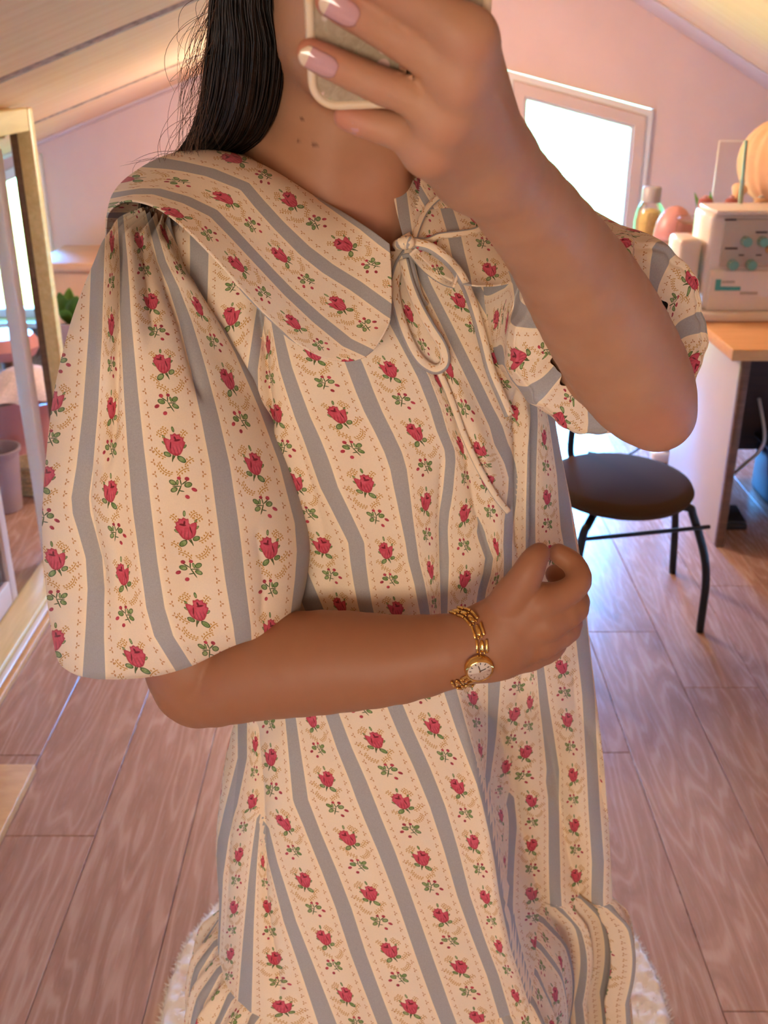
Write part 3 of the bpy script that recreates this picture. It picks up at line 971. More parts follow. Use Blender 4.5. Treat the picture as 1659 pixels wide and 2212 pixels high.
# leafy cutting behind the rose spool
pl = empty('leafy_cutting', on_table(1516, 4.25))
tag(pl, 'two green leaves of a small cutting behind the leftmost spool', 'plant')
lathe('pot', [(.03, 0), (.038, .003), (.045, .075), (.04, .075), (.035, .01)], PINKPOT, pl, 24)
def leaf_mesh(base, tip, w, nrm, name, parent, mat=LEAF, n=10):
    base, tip, nrm = (np.asarray(q, float) for q in (base, tip, nrm))
    ax = tip - base
    side = np.cross(ax, nrm)
    side /= np.linalg.norm(side)
    nrm = nrm / np.linalg.norm(nrm)
    v, f = [], []
    for i in range(n + 1):
        t = i / n
        ww = w * math.sin(math.pi * min(1, t * .93 + .05)) ** .8
        c = base + ax * t + nrm * (.10 * np.linalg.norm(ax) * math.sin(math.pi * t))
        for s_ in (-1, -.5, 0, .5, 1):
            v.append(c + side * ww * s_ + nrm * abs(s_) * ww * .25)
    for i in range(n):
        for j in range(4):
            f.append((i * 5 + j, i * 5 + j + 1, i * 5 + 6 + j, i * 5 + 5 + j))
    o = link(name, mesh_np(name, v, f), mat, parent)
    md = o.modifiers.new('solid', 'SOLIDIFY')
    md.thickness = .0012
    return o
o0 = np.array(on_table(1516, 4.25))
leaf_mesh((0.0, -.01, .07), P(1535, 414, 4.24) - o0, .016, (0, -1, .2), 'leaf', pl)
leaf_mesh((0.0, -.01, .07), P(1501, 416, 4.24) - o0, .014, (0, -1, .2), 'leaf', pl)
# knotted peach bundle
bd = empty('cloth_bundle', on_table(1655, 4.1))
tag(bd, 'large gathered peach cloth bundle behind the sewing machine', 'cloth bundle')
zc = P(1655, 350, 4.1)[2] - TZ
R0 = 0.175
prof = [(.05, 0.002), (.09, .01), (.10, zc - .24), (.09, zc - .20), (.06, zc - .17)] + [(R0 * math.cos(t) , zc + .165 * math.sin(t)) for t in np.linspace(-1.1, 1.48, 22)]
lathe('gathered_cloth', prof, PEACH, bd, 96, ripple=lambda a, t: 0.05 * math.sin(11 * a + 3 * math.sin(2 * a)) * (0.3 + abs(t - .55)) + .02 * math.sin(23 * a + 5 * t), ang=80)
kq = P(1590, 428, 3.98) - np.array(bd.location)
tube('knot_tail', [kq + [.02, .03, .03], kq, kq + [-.012, -.01, -.05]], [.03, .012, .03], PEACH, bd, 12, res=12)
# thin clear sheet in a stand
ac = empty('clear_sheet', on_table(1594, 4.35))
tag(ac, 'thin clear upright acrylic sheet in front of the pink wall', 'acrylic sheet')
za = P(1594, 305, 4.35)[2] - TZ
box('sheet', (0.05, 0, za / 2 + .01), (0.42, 0.004, za - .01), CLEAR, ac, 0.001)
box('foot', (0.05, 0, 0.006), (0.2, 0.09, 0.011), CLEAR, ac, 0.003)
tube('edge_bead', [(-.16, 0, .02), (-.16, 0, za), (.26, 0, za)], .004, WHITEPL, ac, 6, (0, 1, 0))

# chair
SZ = 0.43
cc = P(1338, 1042, 2.63)
ch = empty('dining_chair', (cc[0], 2.63, 0))
tag(ch, 'black metal chair with round dark olive seat behind the woman', 'chair')
lathe('seat', [(.02, SZ - .035), (.17, SZ - .034), (.195, SZ - .022), (.202, SZ - .008), (.196, SZ + .004), (.17, SZ + .012), (.02, SZ + .014)], SEATMAT, ch, 56)
ch.children[0].scale = (1.0, 1.12, 1.0)
def chq(px, py, Y): return P(px, py, Y) - np.array([cc[0], 2.63, 0])
rl = chq(1512, 1366, 2.54)
tube('leg', [(.05, -.05, SZ - .045), (.17, -.07, SZ - .047), (.195, -.075, SZ - .075), (rl[0] - .008, rl[1], .2), (rl[0], rl[1], 0.001)], .0115, BLACKMET, ch, 12, (0, 1, 0), res=40)
l2 = chq(1262, 1120, 2.42)
tube('leg', [(-.06, -.05, SZ - .045), (l2[0] + .02, l2[1] + .03, SZ - .047), (l2[0], l2[1], SZ - .075), (l2[0] - .012, l2[1] - .005, .2), (l2[0] - .02, l2[1] - .01, .001)], .0115, BLACKMET, ch, 12, (0, 1, 0), res=40)
tube('leg', [(.08, .10, SZ - .045), (.19, .20, SZ - .047), (.21, .22, SZ - .075), (.25, .26, .2), (.27, .28, .001)], .0115, BLACKMET, ch, 12, (0, 1, 0), res=40)
bpx = P(1235, 945, 2.88)[0] - cc[0]
tube('leg', [(-.04, .12, SZ - .045), (bpx + .01, .22, SZ - .047), (bpx - .01, .235, SZ - .075), (bpx - .03, .26, .2), (bpx - .05, .28, .001)], .0115, BLACKMET, ch, 12, (0, 1, 0), res=40)
tube('back_post', [(bpx + .04, .20, SZ - .03), (bpx, .235, SZ - .01), (bpx - .002, .245, SZ + .12), (bpx - .02, .29, SZ + .33)], .0105, BLACKMET, ch, 12, (0, 1, 0), res=30)
tube('back_post', [(-.20, .0, SZ - .03), (-.235, .0, SZ - .01), (-.24, .005, SZ + .12), (-.27, .02, SZ + .33)], .0105, BLACKMET, ch, 12, (0, 1, 0), res=30)
bk = bmesh.new()
vs = []
for i in range(13):
    t = i / 12
    xx, yy = (-.275 + (bpx + .255) * t - .05 * math.sin(math.pi * t), .02 + .275 * t + .03 * math.sin(math.pi * t))
    vs.append([bk.verts.new((xx, yy, SZ + .24 + .0 * i)), bk.verts.new((xx - .012, yy + .004, SZ + .38))])
for i in range(12): bk.faces.new((vs[i][0], vs[i + 1][0], vs[i + 1][1], vs[i][1]))
bo = bm_obj('backrest', bk, SEATMAT, ch, True)
md = bo.modifiers.new('solid', 'SOLIDIFY')
md.thickness = .018
s0, s1 = chq(1285, 1152, 2.46), chq(1440, 1148, 2.52)
cyl('stretcher', (l2[0] - .01, l2[1], s0[2]), (rl[0] - .012, rl[1] + .01, s1[2]), .006, BLACKMET, ch)

# round rug
g = lambda px, py: P(px, py, CAMH / math.tan(PITCH + math.atan((py - CY) / F)))
lft, rgt = g(356, 2165), g(1436, 2165)
rc = np.array([(lft[0] + rgt[0]) / 2, lft[1], 0])
RR = (rgt[0] - lft[0]) / 2
nrr, naa = 90, 420
rv, ru = np.linspace(0.02, 1, nrr), np.linspace(0, 2 * np.pi, naa, endpoint=False)
v = []
for i, r in enumerate(rv):
    for a in ru:
        e_ = 1 + (.006 * noise.noise(Vector((math.cos(a) * 40, math.sin(a) * 40, 0))) if r > .9 else 0)
        x, y = RR * r * e_ * math.cos(a), RR * r * e_ * math.sin(a)
        hh = .020 + .006 * noise.noise(Vector((x * 55, y * 55, 0))) + .004 * noise.noise(Vector((x * 130, y * 130, 3)))
        v.append((x, y, hh * min(1, (1 - r) * 60 + .05) if r > .97 else hh))
rug = link('round_rug', mesh_np('round_rug', v, grid_faces(nrr, naa)), RUG)
rug.location = tuple(rc)
tag(rug, 'round fluffy cream rug with pink roses on the floor behind the skirt', 'rug')
nt = 14000
ang = RNG.uniform(0, 2 * np.pi, nt)
rad = np.where(RNG.random(nt) < .55, RR * np.sqrt(RNG.uniform(0, 1, nt)), RR - RNG.uniform(0, .012, nt))
qx, qy = rad * np.cos(ang), rad * np.sin(ang)
ln, wd_ = RNG.uniform(.004, .011, nt), RNG.uniform(.0010, .0022, nt)
la, wa = ang + RNG.normal(0, 1.0, nt), RNG.uniform(0, np.pi, nt)
z0 = np.where(rad > RR - .013, .004, .018)
b0 = np.stack([qx - wd_ * np.cos(wa), qy - wd_ * np.sin(wa), z0], 1)
b1_ = np.stack([qx + wd_ * np.cos(wa), qy + wd_ * np.sin(wa), z0], 1)
tp = np.stack([qx + ln * np.cos(la), qy + ln * np.sin(la), z0 + RNG.uniform(.003, .010, nt)], 1)
tag(link('pile', mesh_fast('pile', np.stack([b0, b1_, tp], 1).reshape(-1, 3), np.arange(nt * 3).reshape(-1, 3)), RUG, rug), kind='stuff')

# pine board on the floor, lower left
gq = g(80, 1668)
wbo = box('pine_board', (gq[0] - .075, gq[1] - .40, .0125), (0.15, 0.80, .023), PINE2, None, .003)
tag(wbo, 'orange pine board lying on the floor at the lower left', 'board')

# beyond the timber screen
def floor_at(px, Y): return (P(px, 1100, Y)[0], Y, 0)
bn = empty('peach_chest', (-1.36, 5.25, 0))
tag(bn, 'low peach chest against the pink gable wall', 'chest')
box('chest_body', (0, 0, .285), (.66, .52, .57), PEACHB, bn, .008)
box('chest_lid', (0, -.01, .591), (.68, .55, .04), PEACHB, bn, .01)
tp_ = empty('tall_planter', floor_at(150, 3.62))
tp_.location.x = P(152, 690, 3.62)[0]
tag(tp_, 'tall pale pink planter with a leafy plant beside the timber post', 'plant')
zq = P(150, 690, 3.62)[2]
lathe('planter', [(.05, 0), (.065, .004), (.085, zq), (.078, zq), (.07, zq - .05), (.02, zq - .05)], PINKPOT, tp_, 32)
lathe('soil', [(.005, zq - .03), (.07, zq - .028), (.005, zq - .02)], SOIL, tp_, 20)
o0 = np.array(tp_.location)
for (px, py, dy, w_) in ((168, 640, -.05, .028), (128, 632, -.03, .026), (150, 622, .03, .026), (175, 668, .06, .02), (140, 668, -.08, .024)):
    tipq = P(px, py, 3.62 + dy) - o0
    leaf_mesh((0, 0, zq - .02), tipq, w_, (0.1, -1, .4), 'leaf', tp_)
p1 = empty('plant_pot', floor_at(12, 3.42))
tag(p1, 'empty lilac plant pot, nearest behind the sliding glass', 'plant pot')
z3 = P(30, 968, 3.42)[2]
lathe('pot_wall', [(.05, 0), (.062, .003), (.078, z3 - .012), (.086, z3 - .012), (.087, z3), (.080, z3), (.072, z3 - .015), (.055, .02), (.01, .02)], LILAC, p1, 36)
w1 = empty('wicker_basket', floor_at(76, 3.58))
tag(w1, 'small pale wicker basket beside the lilac pot', 'basket')
z4 = P(76, 992, 3.58)[2]
for k in range(7):
    zk = z4 * k / 7
    lathe('weave_band', [(.045 + .002 * k, zk), (.055 + .002 * k, zk + z4 / 16), (.045 + .002 * k, zk + z4 / 7.2)], WICKER, w1, 30, ripple=lambda a, t, k=k: .05 * math.sin(15 * a + k * math.pi))
for k, (px, Yp) in enumerate(((40, 3.80), (108, 4.02))):
    o = empty('pink_planter', floor_at(px, Yp))
    tag(o, ('pink planter under a lace cloth, left of two' if k == 0 else 'pink planter under a lace cloth, right of two'), 'planter', 'pink planters behind the glass')
    z5 = P(px, 862, Yp)[2]
    lathe('planter_wall', [(.06, 0), (.075, .004), (.098, z5), (.09, z5), (.08, .05), (.01, .05)], PINKPL, o, 32)
lc = P(60, 850, 3.86)
lcz = lc[2] + .005
lace = lathe('lace_cloth', [(.215, lcz + .012), (.20, lcz + .02), (.17, lcz + .035), (.12, lcz + .055), (.07, lcz + .085), (.01, lcz + .095)], LACE, None, 90, (lc[0], 3.86, .008), ripple=lambda a, t: .07 * math.sin(13 * a) * (1 - t) + .02 * math.sin(31 * a))
tag(lace, 'pale pink lace cloth draped over the two pink planters', 'cloth')
cs = empty('flower_cushion', (P(10, 745, 4.2)[0], 4.2, 0))
tag(cs, 'rose pink round cushion on a short stool behind the glass', 'cushion')
zc2 = P(10, 745, 4.2)[2]
lathe('cushion_pad', [(.01, zc2 - .05), (.12, zc2 - .045), (.15, zc2), (.12, zc2 + .045), (.01, zc2 + .05)], PINKPL, cs, 32)
lathe('stool_leg', [(.1, 0), (.1, .02), (.02, .03), (.02, zc2 - .06), (.09, zc2 - .051)], BROWN, cs, 20)
# ------------------------------------------------------------------ the woman: body as one surface grown from a distance field
CAP, ELL = 0, 1
def smin(a, b, k):
    h = np.clip(0.5 + 0.5 * (b - a) / k, 0, 1)
    return b * (1 - h) + a * h - k * h * (1 - h)
def d_cap(p, a, b, ra, rb):
    ab = b - a
    t = np.clip(((p - a) @ ab) / (ab @ ab + 1e-12), 0, 1)
    return np.linalg.norm(p - a - t[:, None] * ab, axis=1) - (ra + (rb - ra) * t)
def d_ell(p, c, r, R):
    q = (p - c) @ R
    k0 = np.linalg.norm(q / r, axis=1)
    k1 = np.linalg.norm(q / (r * r), axis=1)
    return k0 * (k0 - 1) / (k1 + 1e-9)
class Body:
    def __init__(s): s.groups = []          # list of (list of chains); chain = list of prims
    def sdf(s, p):
        tot = None
        for g_ in s.groups:
            d = s.ev(g_, p)
            tot = d if tot is None else smin(tot, d, g_['join'])
        return tot
    def ev(s, g_, p):
        core = None
        for pr in g_['core']:
            d = s.prim(pr, p)
            core = d if core is None else smin(core, d, pr['k'])
        out = core
        for fg in g_.get('fingers', []):
            f = None
            for pr in fg:
                d = s.prim(pr, p)
                f = d if f is None else smin(f, d, .0015)
            f = smin(core, f, .005)
            out = np.minimum(out, f)
        return out
    def prim(s, pr, p):
        out = np.full(len(p), 0.5)
        c, r = pr['c'], pr['R'] + .06
        m = ((p - c) ** 2).sum(1) < r * r
        if m.any():
            q = p[m]
            out[m] = d_cap(q, *pr['a']) if pr['t'] == CAP else d_ell(q, *pr['a'])
        return out
def cap(a, b, ra, rb=None, k=.02):
    a, b = np.asarray(a, float), np.asarray(b, float)
    rb = ra if rb is None else rb
    return dict(t=CAP, a=(a, b, ra, rb), k=k, c=(a + b) / 2, R=np.linalg.norm(b - a) / 2 + max(ra, rb))
def ell(c, r, k=.02, rot=(0, 0, 0)):
    from mathutils import Euler
    R = np.array(Euler(rot).to_matrix())
    c, r = np.asarray(c, float), np.asarray(r, float)
    return dict(t=ELL, a=(c, r, R), k=k, c=c, R=max(r))
def limb(q, r, k):
    """closely set round cones along a smooth line, so that a limb tapers without lumps"""
    n = 3 * (len(q) - 1) + 1
    Q = smooth_curve(q, n)
    R = np.maximum(smooth_curve(np.array(r)[:, None] * np.ones((1, 3)), n)[:, 0], .004)
    return [cap(Q[i], Q[i + 1], R[i], R[i + 1], k if i == 0 else .0015) for i in range(n - 1)]
def chain(pts, k=.02):
    """pts: (px, py, Y, r)"""
    return limb([P(a, b, Y) for a, b, Y, r in pts], [p[3] for p in pts], k)
def wchain(pts, k=.02):
    return [cap(pts[i][:3], pts[i + 1][:3], pts[i][3], pts[i + 1][3], k) for i in range(len(pts) - 1)]

B = Body()
# head (turned a little, mostly above the frame and behind the phone)
HC = np.array([-0.020, 0.885, 1.620])
chin = P(770, 178, .80)
head = [ell(HC, (.074, .094, .098), .02), ell(HC + [0, -.035, -.055], (.062, .06, .085), .03),
        cap(chin + [0, .012, .004], chin + [0, .03, .02], .017, .02, .03)]
for s_ in (-1, 1):
    head.append(cap(HC + [s_ * .062, .01, -.075], chin + [s_ * .018, .012, .004], .016, .016, .03))
    head.append(ell(HC + [s_ * .030, -.083, -.003], (.016, .012, .010), .012))
    head.append(ell(HC + [s_ * .076, .012, -.02], (.008, .018, .03), .006))
    head.append(cap(HC + [s_ * .012, -.094, .018], HC + [s_ * .045, -.08, .02], .006, .005, .012))
head += [cap(HC + [0, -.094, .002], HC + [0, -.112, -.035], .007, .011, .012), ell(HC + [0, -.103, -.04], (.016, .010, .008), .008),
         cap(HC + [-.018, -.090, -.066], HC + [.018, -.090, -.066], .006, .006, .008), cap(HC + [-.015, -.088, -.075], HC + [.015, -.088, -.075], .007, .007, .008)]
neck = [cap(P(712, 420, .905), P(752, 130, .885), .056, .052, .03), cap(P(600, 330, .90), P(806, 515, .862), .014, .011, .03),
        cap(P(835, 300, .872), P(832, 525, .858), .012, .010, .03)]
torso = [cap(P(700, 360, .94), P(460, 480, .93), .05, .042, .03), cap(P(700, 360, .94), P(990, 480, .935), .05, .045, .03),
         cap(P(440, 570, .92), P(990, 560, .92), .058, .060, .04), cap(P(560, 500, .893), P(800, 535, .885), .028, .026, .03), cap(P(840, 540, .885), P(985, 500, .895), .026, .024, .03),
         cap(P(700, 640, .92), P(760, 1000, .93), .098, .09, .04), cap(P(760, 1000, .93), P(800, 1500, .95), .09, .10, .04),
         cap(P(640, 820, .855), P(640, 850, .86), .05, .05, .04), cap(P(900, 820, .865), P(900, 850, .87), .05, .05, .04)]
hz = P(820, 1600, .96)
legs = []
for s_, fy in ((-1, .93), (1, 1.0)):
    hx = hz[0] + (.045 if s_ > 0 else -.085)
    kn, an = np.array([hx * .98, fy + .03, .46]), np.array([hx, fy + .05, .118])
    legs += [cap(hz + [.55 * (hx - hz[0]), .03, 0], (hx, .98, .76), .085, .075, .03), cap((hx, .98, .76), kn, .074, .052, .02), cap(kn, kn + [0, .02, -.14], .048, .050, .02), cap(kn + [0, .02, -.14], an, .050, .034, .02),
             cap(an, an + [0, .03, -.045], .034, .032, .02), cap(an + [0, .01, -.04], an + [s_ * .012, -.13, -.06], .034, .024, .02), cap(an + [s_ * .012, -.13, -.06], an + [s_ * .015, -.17, -.066], .024, .019, .02)]
larm = chain([(350, 640, .88, .045), (385, 1000, .83, .047), (425, 1400, .765, .042)], .02) + \
       chain([(425, 1440, .757, .040), (432, 1482, .752, .036), (560, 1446, .742, .043), (700, 1430, .731, .0435), (860, 1424, .717, .0365), (1000, 1400, .705, .0285), (1060, 1386, .701, .0275)], .025)
# hand that pinches the dress
lhand = chain([(1050, 1385, .701, .0265), (1100, 1352, .697, .021)], .010) + \
        chain([(1080, 1370, .697, .023), (1165, 1304, .690, .0160)], .008) + chain([(1080, 1380, .697, .023), (1178, 1342, .688, .0160)], .008) + \
        chain([(1080, 1390, .697, .023), (1168, 1378, .692, .0160)], .008) + chain([(1070, 1400, .698, .021), (1140, 1410, .700, .0145)], .008) + \
        chain([(1075, 1345, .698, .019), (1110, 1288, .692, .0145)], .008)
lf = [chain([(1108, 1292, .692, .0150), (1138, 1243, .688, .0122), (1153, 1212, .690, .0100), (1166, 1194, .695, .0078)]),
      chain([(1165, 1304, .690, .0155), (1218, 1284, .690, .0108), (1250, 1256, .696, .0098), (1240, 1220, .708, .0088), (1207, 1196, .714, .0080)]),
      chain([(1178, 1342, .688, .0155), (1242, 1314, .694, .0108), (1236, 1272, .722, .0092), (1200, 1240, .734, .0080)]),
      chain([(1168, 1378, .692, .0155), (1226, 1360, .699, .0104), (1228, 1320, .726, .0090), (1195, 1292, .737, .0080)]),
      chain([(1140, 1410, .700, .0140), (1190, 1402, .708, .0098), (1207, 1368, .727, .0084), (1180, 1340, .738, .0076)])]
# raised arm and the hand on the phone
rarm = chain([(1120, 560, .90, .05), (1250, 700, .80, .046), (1370, 820, .720, .037)], .02) + \
       chain([(1420, 893, .692, .0275), (1382, 835, .690, .0375), (1325, 738, .668, .0390), (1268, 640, .640, .0360), (1192, 522, .602, .0288), (1095, 400, .556, .0240), (1050, 345, .536, .0225)], .012)
# phone frame
PO = P(672, 236, .490)                                    # lower left corner of the case back
PU = np.array([0.012, -SP, CP]); PU /= np.linalg.norm(PU)
PN = np.array([0.10, -CP, -SP]); PN -= PU * PN.dot(PU); PN /= np.linalg.norm(PN)
PXX = np.cross(PU, PN); PXX = PXX if PXX[0] > 0 else -PXX
def PH(px, py, off):
    """the point seen at (px, py) lying 'off' in front of the phone's back"""
    r = RAY(px, py)
    o = np.array([0, 0, CAMH])
    t = ((PO + PN * off - o) @ PN) / (r @ PN)
    return o + r * t
def hchain(pts, k=.01):
    return limb([PH(*p[:3]) for p in pts], [p[3] for p in pts], k)
wr = P(1050, 350, .540)
mcp = dict(i=PH(1010, 88, .013), m=PH(992, 172, .0145), r=PH(962, 258, .0125), p=PH(930, 318, .007))
rhand = [cap(wr, mcp['i'], .0215, .0130, .008), cap(wr, mcp['m'], .0215, .0132, .008), cap(wr + [-.004, 0, 0], mcp['r'], .0215, .0130, .008), cap(wr + [-.010, 0, -.002], mcp['p'], .0190, .0120, .008),
         cap(P(1010, 335, .535), mcp['p'], .016, .0120, .008)]
rf = [hchain([(1010, 88, .013, .0125), (935, 30, .012, .0098), (868, -14, .0105, .0092), (790, -58, .009, .0084), (735, -88, .008, .0074)]),
      hchain([(992, 172, .0145, .0125), (925, 122, .0115, .0090), (866, 84, .0100, .0084), (785, 36, .0088, .0076), (716, 0, .0080, .0068)]),
      hchain([(962, 258, .0125, .0122), (885, 208, .0105, .0082), (822, 184, .0092, .0077), (742, 148, .0080, .0069), (672, 116, .0074, .0062)]),
      hchain([(930, 318, .007, .0120), (882, 292, .003, .0084), (848, 280, .000, .0077), (795, 266, -.004, .0068), (748, 252, -.007, .0058)]),
      [cap(P(1030, 300, .545), PH(1005, 210, -.032), .018, .0135), cap(PH(1005, 210, -.032), PH(900, 120, -.036), .0130, .0110), cap(PH(900, 120, -.036), PH(830, 70, -.034), .0105, .0090)]]
B.groups = [dict(core=torso + neck + head + legs, join=.02), dict(core=larm, join=.02), dict(core=lhand, fingers=lf, join=.015),
            dict(core=rarm, join=.02), dict(core=rhand, fingers=rf, join=.010)]

def surface_nets(B, h):
    prims = [pr for g_ in B.groups for pr in g_['core'] + [q for f in g_.get('fingers', []) for q in f]]
    BS = 8
    bw = BS * h
    keys = set()
    for pr in prims:
        lo = np.floor((pr['c'] - pr['R'] - .012) / bw).astype(int)
        hi = np.floor((pr['c'] + pr['R'] + .012) / bw).astype(int)
        g_ = np.stack(np.meshgrid(*[np.arange(lo[i], hi[i] + 1) for i in range(3)], indexing='ij'), -1).reshape(-1, 3)
        d = B.prim(pr, (g_ + .5) * bw)
        for k in g_[np.abs(d) < bw * .9 + .018]: keys.add(tuple(k))
    K = np.array(sorted(keys))
    d = B.sdf((K + .5) * bw)
    K = K[np.abs(d) < bw * .9 + .012]
    off = np.stack(np.meshgrid(*[np.arange(BS + 1)] * 3, indexing='ij'), -1).reshape(-1, 3)
    cells, verts = [], []
    grids = []
    for s in range(0, len(K), 256):
        kk = K[s:s + 256]
        pts = ((kk[:, None, :] * BS + off[None]) * h).reshape(-1, 3)
        D = B.sdf(pts).reshape(len(kk), BS + 1, BS + 1, BS + 1)
        grids.append(D)
    D = np.concatenate(grids)
    cor = np.stack([D[:, i:i + BS, j:j + BS, k:k + BS] for i in (0, 1) for j in (0, 1) for k in (0, 1)], -1)
    sg_ = cor < 0
    act = sg_.any(-1) & ~sg_.all(-1)
    bi, ci, cj, ck = np.nonzero(act)
    cv = cor[bi, ci, cj, ck]
    cell = K[bi] * BS + np.stack([ci, cj, ck], 1)
    corner = np.array([(i, j, k) for i in (0, 1) for j in (0, 1) for k in (0, 1)], float)
    edges = [(a, b) for a in range(8) for b in range(a + 1, 8) if abs(corner[a] - corner[b]).sum() == 1]
    acc, cnt = np.zeros((len(cell), 3)), np.zeros(len(cell))
    for a, b in edges:
        m = (cv[:, a] < 0) != (cv[:, b] < 0)
        t = cv[m, a] / (cv[m, a] - cv[m, b])
        acc[m] += corner[a] + t[:, None] * (corner[b] - corner[a])
        cnt[m] += 1
    V = (cell + acc / cnt[:, None]) * h
    base = cell.min(0) - 2
    dim = cell.max(0) - base + 3
    lin_ = lambda c: ((c[:, 0] - base[0]) * dim[1] + (c[:, 1] - base[1])) * dim[2] + (c[:, 2] - base[2])
    ids = lin_(cell)
    order = np.argsort(ids)
    sid = ids[order]
    def find(c):
        q = lin_(c)
        j = np.searchsorted(sid, q)
        j = np.minimum(j, len(sid) - 1)
        ok = sid[j] == q
        return np.where(ok, order[j], -1)
    F_ = []
    for ax, (a, b) in enumerate(((1, 2), (2, 0), (0, 1))):
        e0, e1 = 0, [4, 2, 1][ax]
        m = (cv[:, e0] < 0) != (cv[:, e1] < 0)
        c = cell[m]
        ua, ub = np.zeros(3, int), np.zeros(3, int)
        ua[a] = 1
        ub[b] = 1
        q = np.stack([np.nonzero(m)[0], find(c - ua), find(c - ua - ub), find(c - ub)], 1)
        flip = cv[m, e0] < 0
        q[~flip] = q[~flip][:, ::-1]
        F_.append(q[(q >= 0).all(1)])
    F_ = np.concatenate(F_)
    # settle the vertices on the true surface
    eps = h * .25
    for _ in range(1):
        for s in range(0, len(V), 60000):
            p = V[s:s + 60000]
            d0 = B.sdf(p)
            gr = np.stack([B.sdf(p + np.eye(3)[i] * eps) - d0 for i in range(3)], 1) / eps
            gn = np.linalg.norm(gr, axis=1)[:, None] + 1e-6
            V[s:s + 60000] = p - np.clip(d0[:, None] / gn, -h * .6, h * .6) * gr / gn
    return V, F_
VOX = 0.0027
bV, bF = surface_nets(B, VOX)
bme = mesh_fast('person', bV, bF)
person = link('person', bme, SKIN)
tag(person, 'woman in floral striped dress, phone raised before her face', 'person')
def attr(name, val):
    a = bme.attributes.new(name, 'FLOAT', 'POINT')
    a.data.foreach_set('value', np.asarray(val, np.float32))
flush = np.zeros(len(bV))
def blush(c, r, amt):
    global flush
    flush = np.maximum(flush, amt * np.exp(-((bV - c) ** 2).sum(1) / (r * r)))
for fg in rf[:4] + lf:
    blush(fg[-1]['a'][1], .014, .9)
    blush(fg[5]['a'][1], .009, .35)
for q in mcp.values(): blush(q + PN * .012, .009, .28)
blush(P(1430, 930, .66), .03, .5)
blush(P(800, 440, .84), .04, .35)
attr('flush', flush)
x_, y_ = PROJ(bV)
tan = np.clip(np.where((y_ > 1150) & (bV[:, 1] < .82), 1.0, 0), 0, 1)  # darker, browner tone on the lowered forearm and its hand only
attr('tan', tan)
mole = np.zeros(len(bV))
for (px, py, r) in ((680, 311, 4.5), (645, 301, 3.0), (652, 258, 2.5)):
    mole = np.maximum(mole, np.clip(1.6 - np.hypot(x_ - px, y_ - py) / r, 0, 1) * (bV[:, 1] < .9))
attr('mole', mole)
BT = BVHTree.FromPolygons([tuple(q) for q in bV], [tuple(q) for q in bF])
EYE = Vector((0, 0, CAMH))
def hit(tree, px, py, lift=0.0):
    r = RAY(px, py)
    loc, nrm, i, d = tree.ray_cast(EYE, Vector(r))
    if loc is None: return None, None
    nrm = np.array(nrm)
    if nrm @ r > 0: nrm = -nrm
    return np.array(loc) + nrm * lift, nrm
# eyes, out of frame above but part of the face
for s_ in (-1, 1):
    c = HC + np.array([s_ * .031, -.084, -.003])
    bm = bmesh.new()
    bmesh.ops.create_uvsphere(bm, u_segments=20, v_segments=12, radius=.0125, matrix=Matrix.Translation(c))
    bm_obj('eye', bm, WHITEPVC, person, True)
# finger nails of the phone hand
def nail(tip, prev, up, w, L, name='fingernail', tipmat=True, back=.3):
    tip, prev, up = (np.asarray(q, float) for q in (tip, prev, up))
    ax = tip - prev
    ax /= np.linalg.norm(ax)
    up = up - ax * up.dot(ax)
    up /= np.linalg.norm(up)
    sd = np.cross(ax, up)
    rows, cols = 30, 11
    v, f = [], []
    for i in range(rows):
        t = i / (rows - 1)
        s = (t - back) * L
        ww = w * (1 - max(0, (abs(t - .5) * 2) ** 5) * .55) * (1.0 if t < .8 else math.sqrt(max(.02, 1 - ((t - .8) / .22) ** 2)))
        for j in range(cols):
            u_ = -1 + 2 * j / (cols - 1)
            v.append(tip + ax * s + sd * ww * u_ - up * (ww * .38 * u_ * u_ + .0020 * (t - .3) ** 2) + up * 0.0)
    for i in range(rows - 1):
        for j in range(cols - 1):
            f.append((i * cols + j, i * cols + j + 1, (i + 1) * cols + j + 1, (i + 1) * cols + j))
    o = link(name, mesh_np(name, v, f), [NAIL, NAILTIP], person)
    if tipmat:
        for q in o.data.polygons:
            if q.index // (cols - 1) >= rows - 8: q.material_index = 1
    md = o.modifiers.new('solid', 'SOLIDIFY')
    md.thickness = .0007
    md.offset = 0
    return o
def nail_on(fg, up, w, L, back, liftr=1.04, tipmat=True):
    a, b = fg[-1]['a'][0], fg[-1]['a'][1]
    up = np.asarray(up, float)
    r = fg[-1]['a'][3]
    nail(b + up * r * liftr, a + up * fg[-1]['a'][2] * 1.07, up, w, L, tipmat=tipmat, back=back)
nail_on(rf[2], PN, .0046, .0170, .66)
nail_on(rf[1], PN, .0050, .0170, .66)
nail_on(rf[0], PN, .0056, .0150, .6)
nail_on(rf[3], PN + PU * -.3, .0042, .0100, .6, tipmat=False)
nail_on(lf[0], np.array([-.3, -.8, .5]) / 1., .0058, .0120, .55, 1.03, tipmat=False)

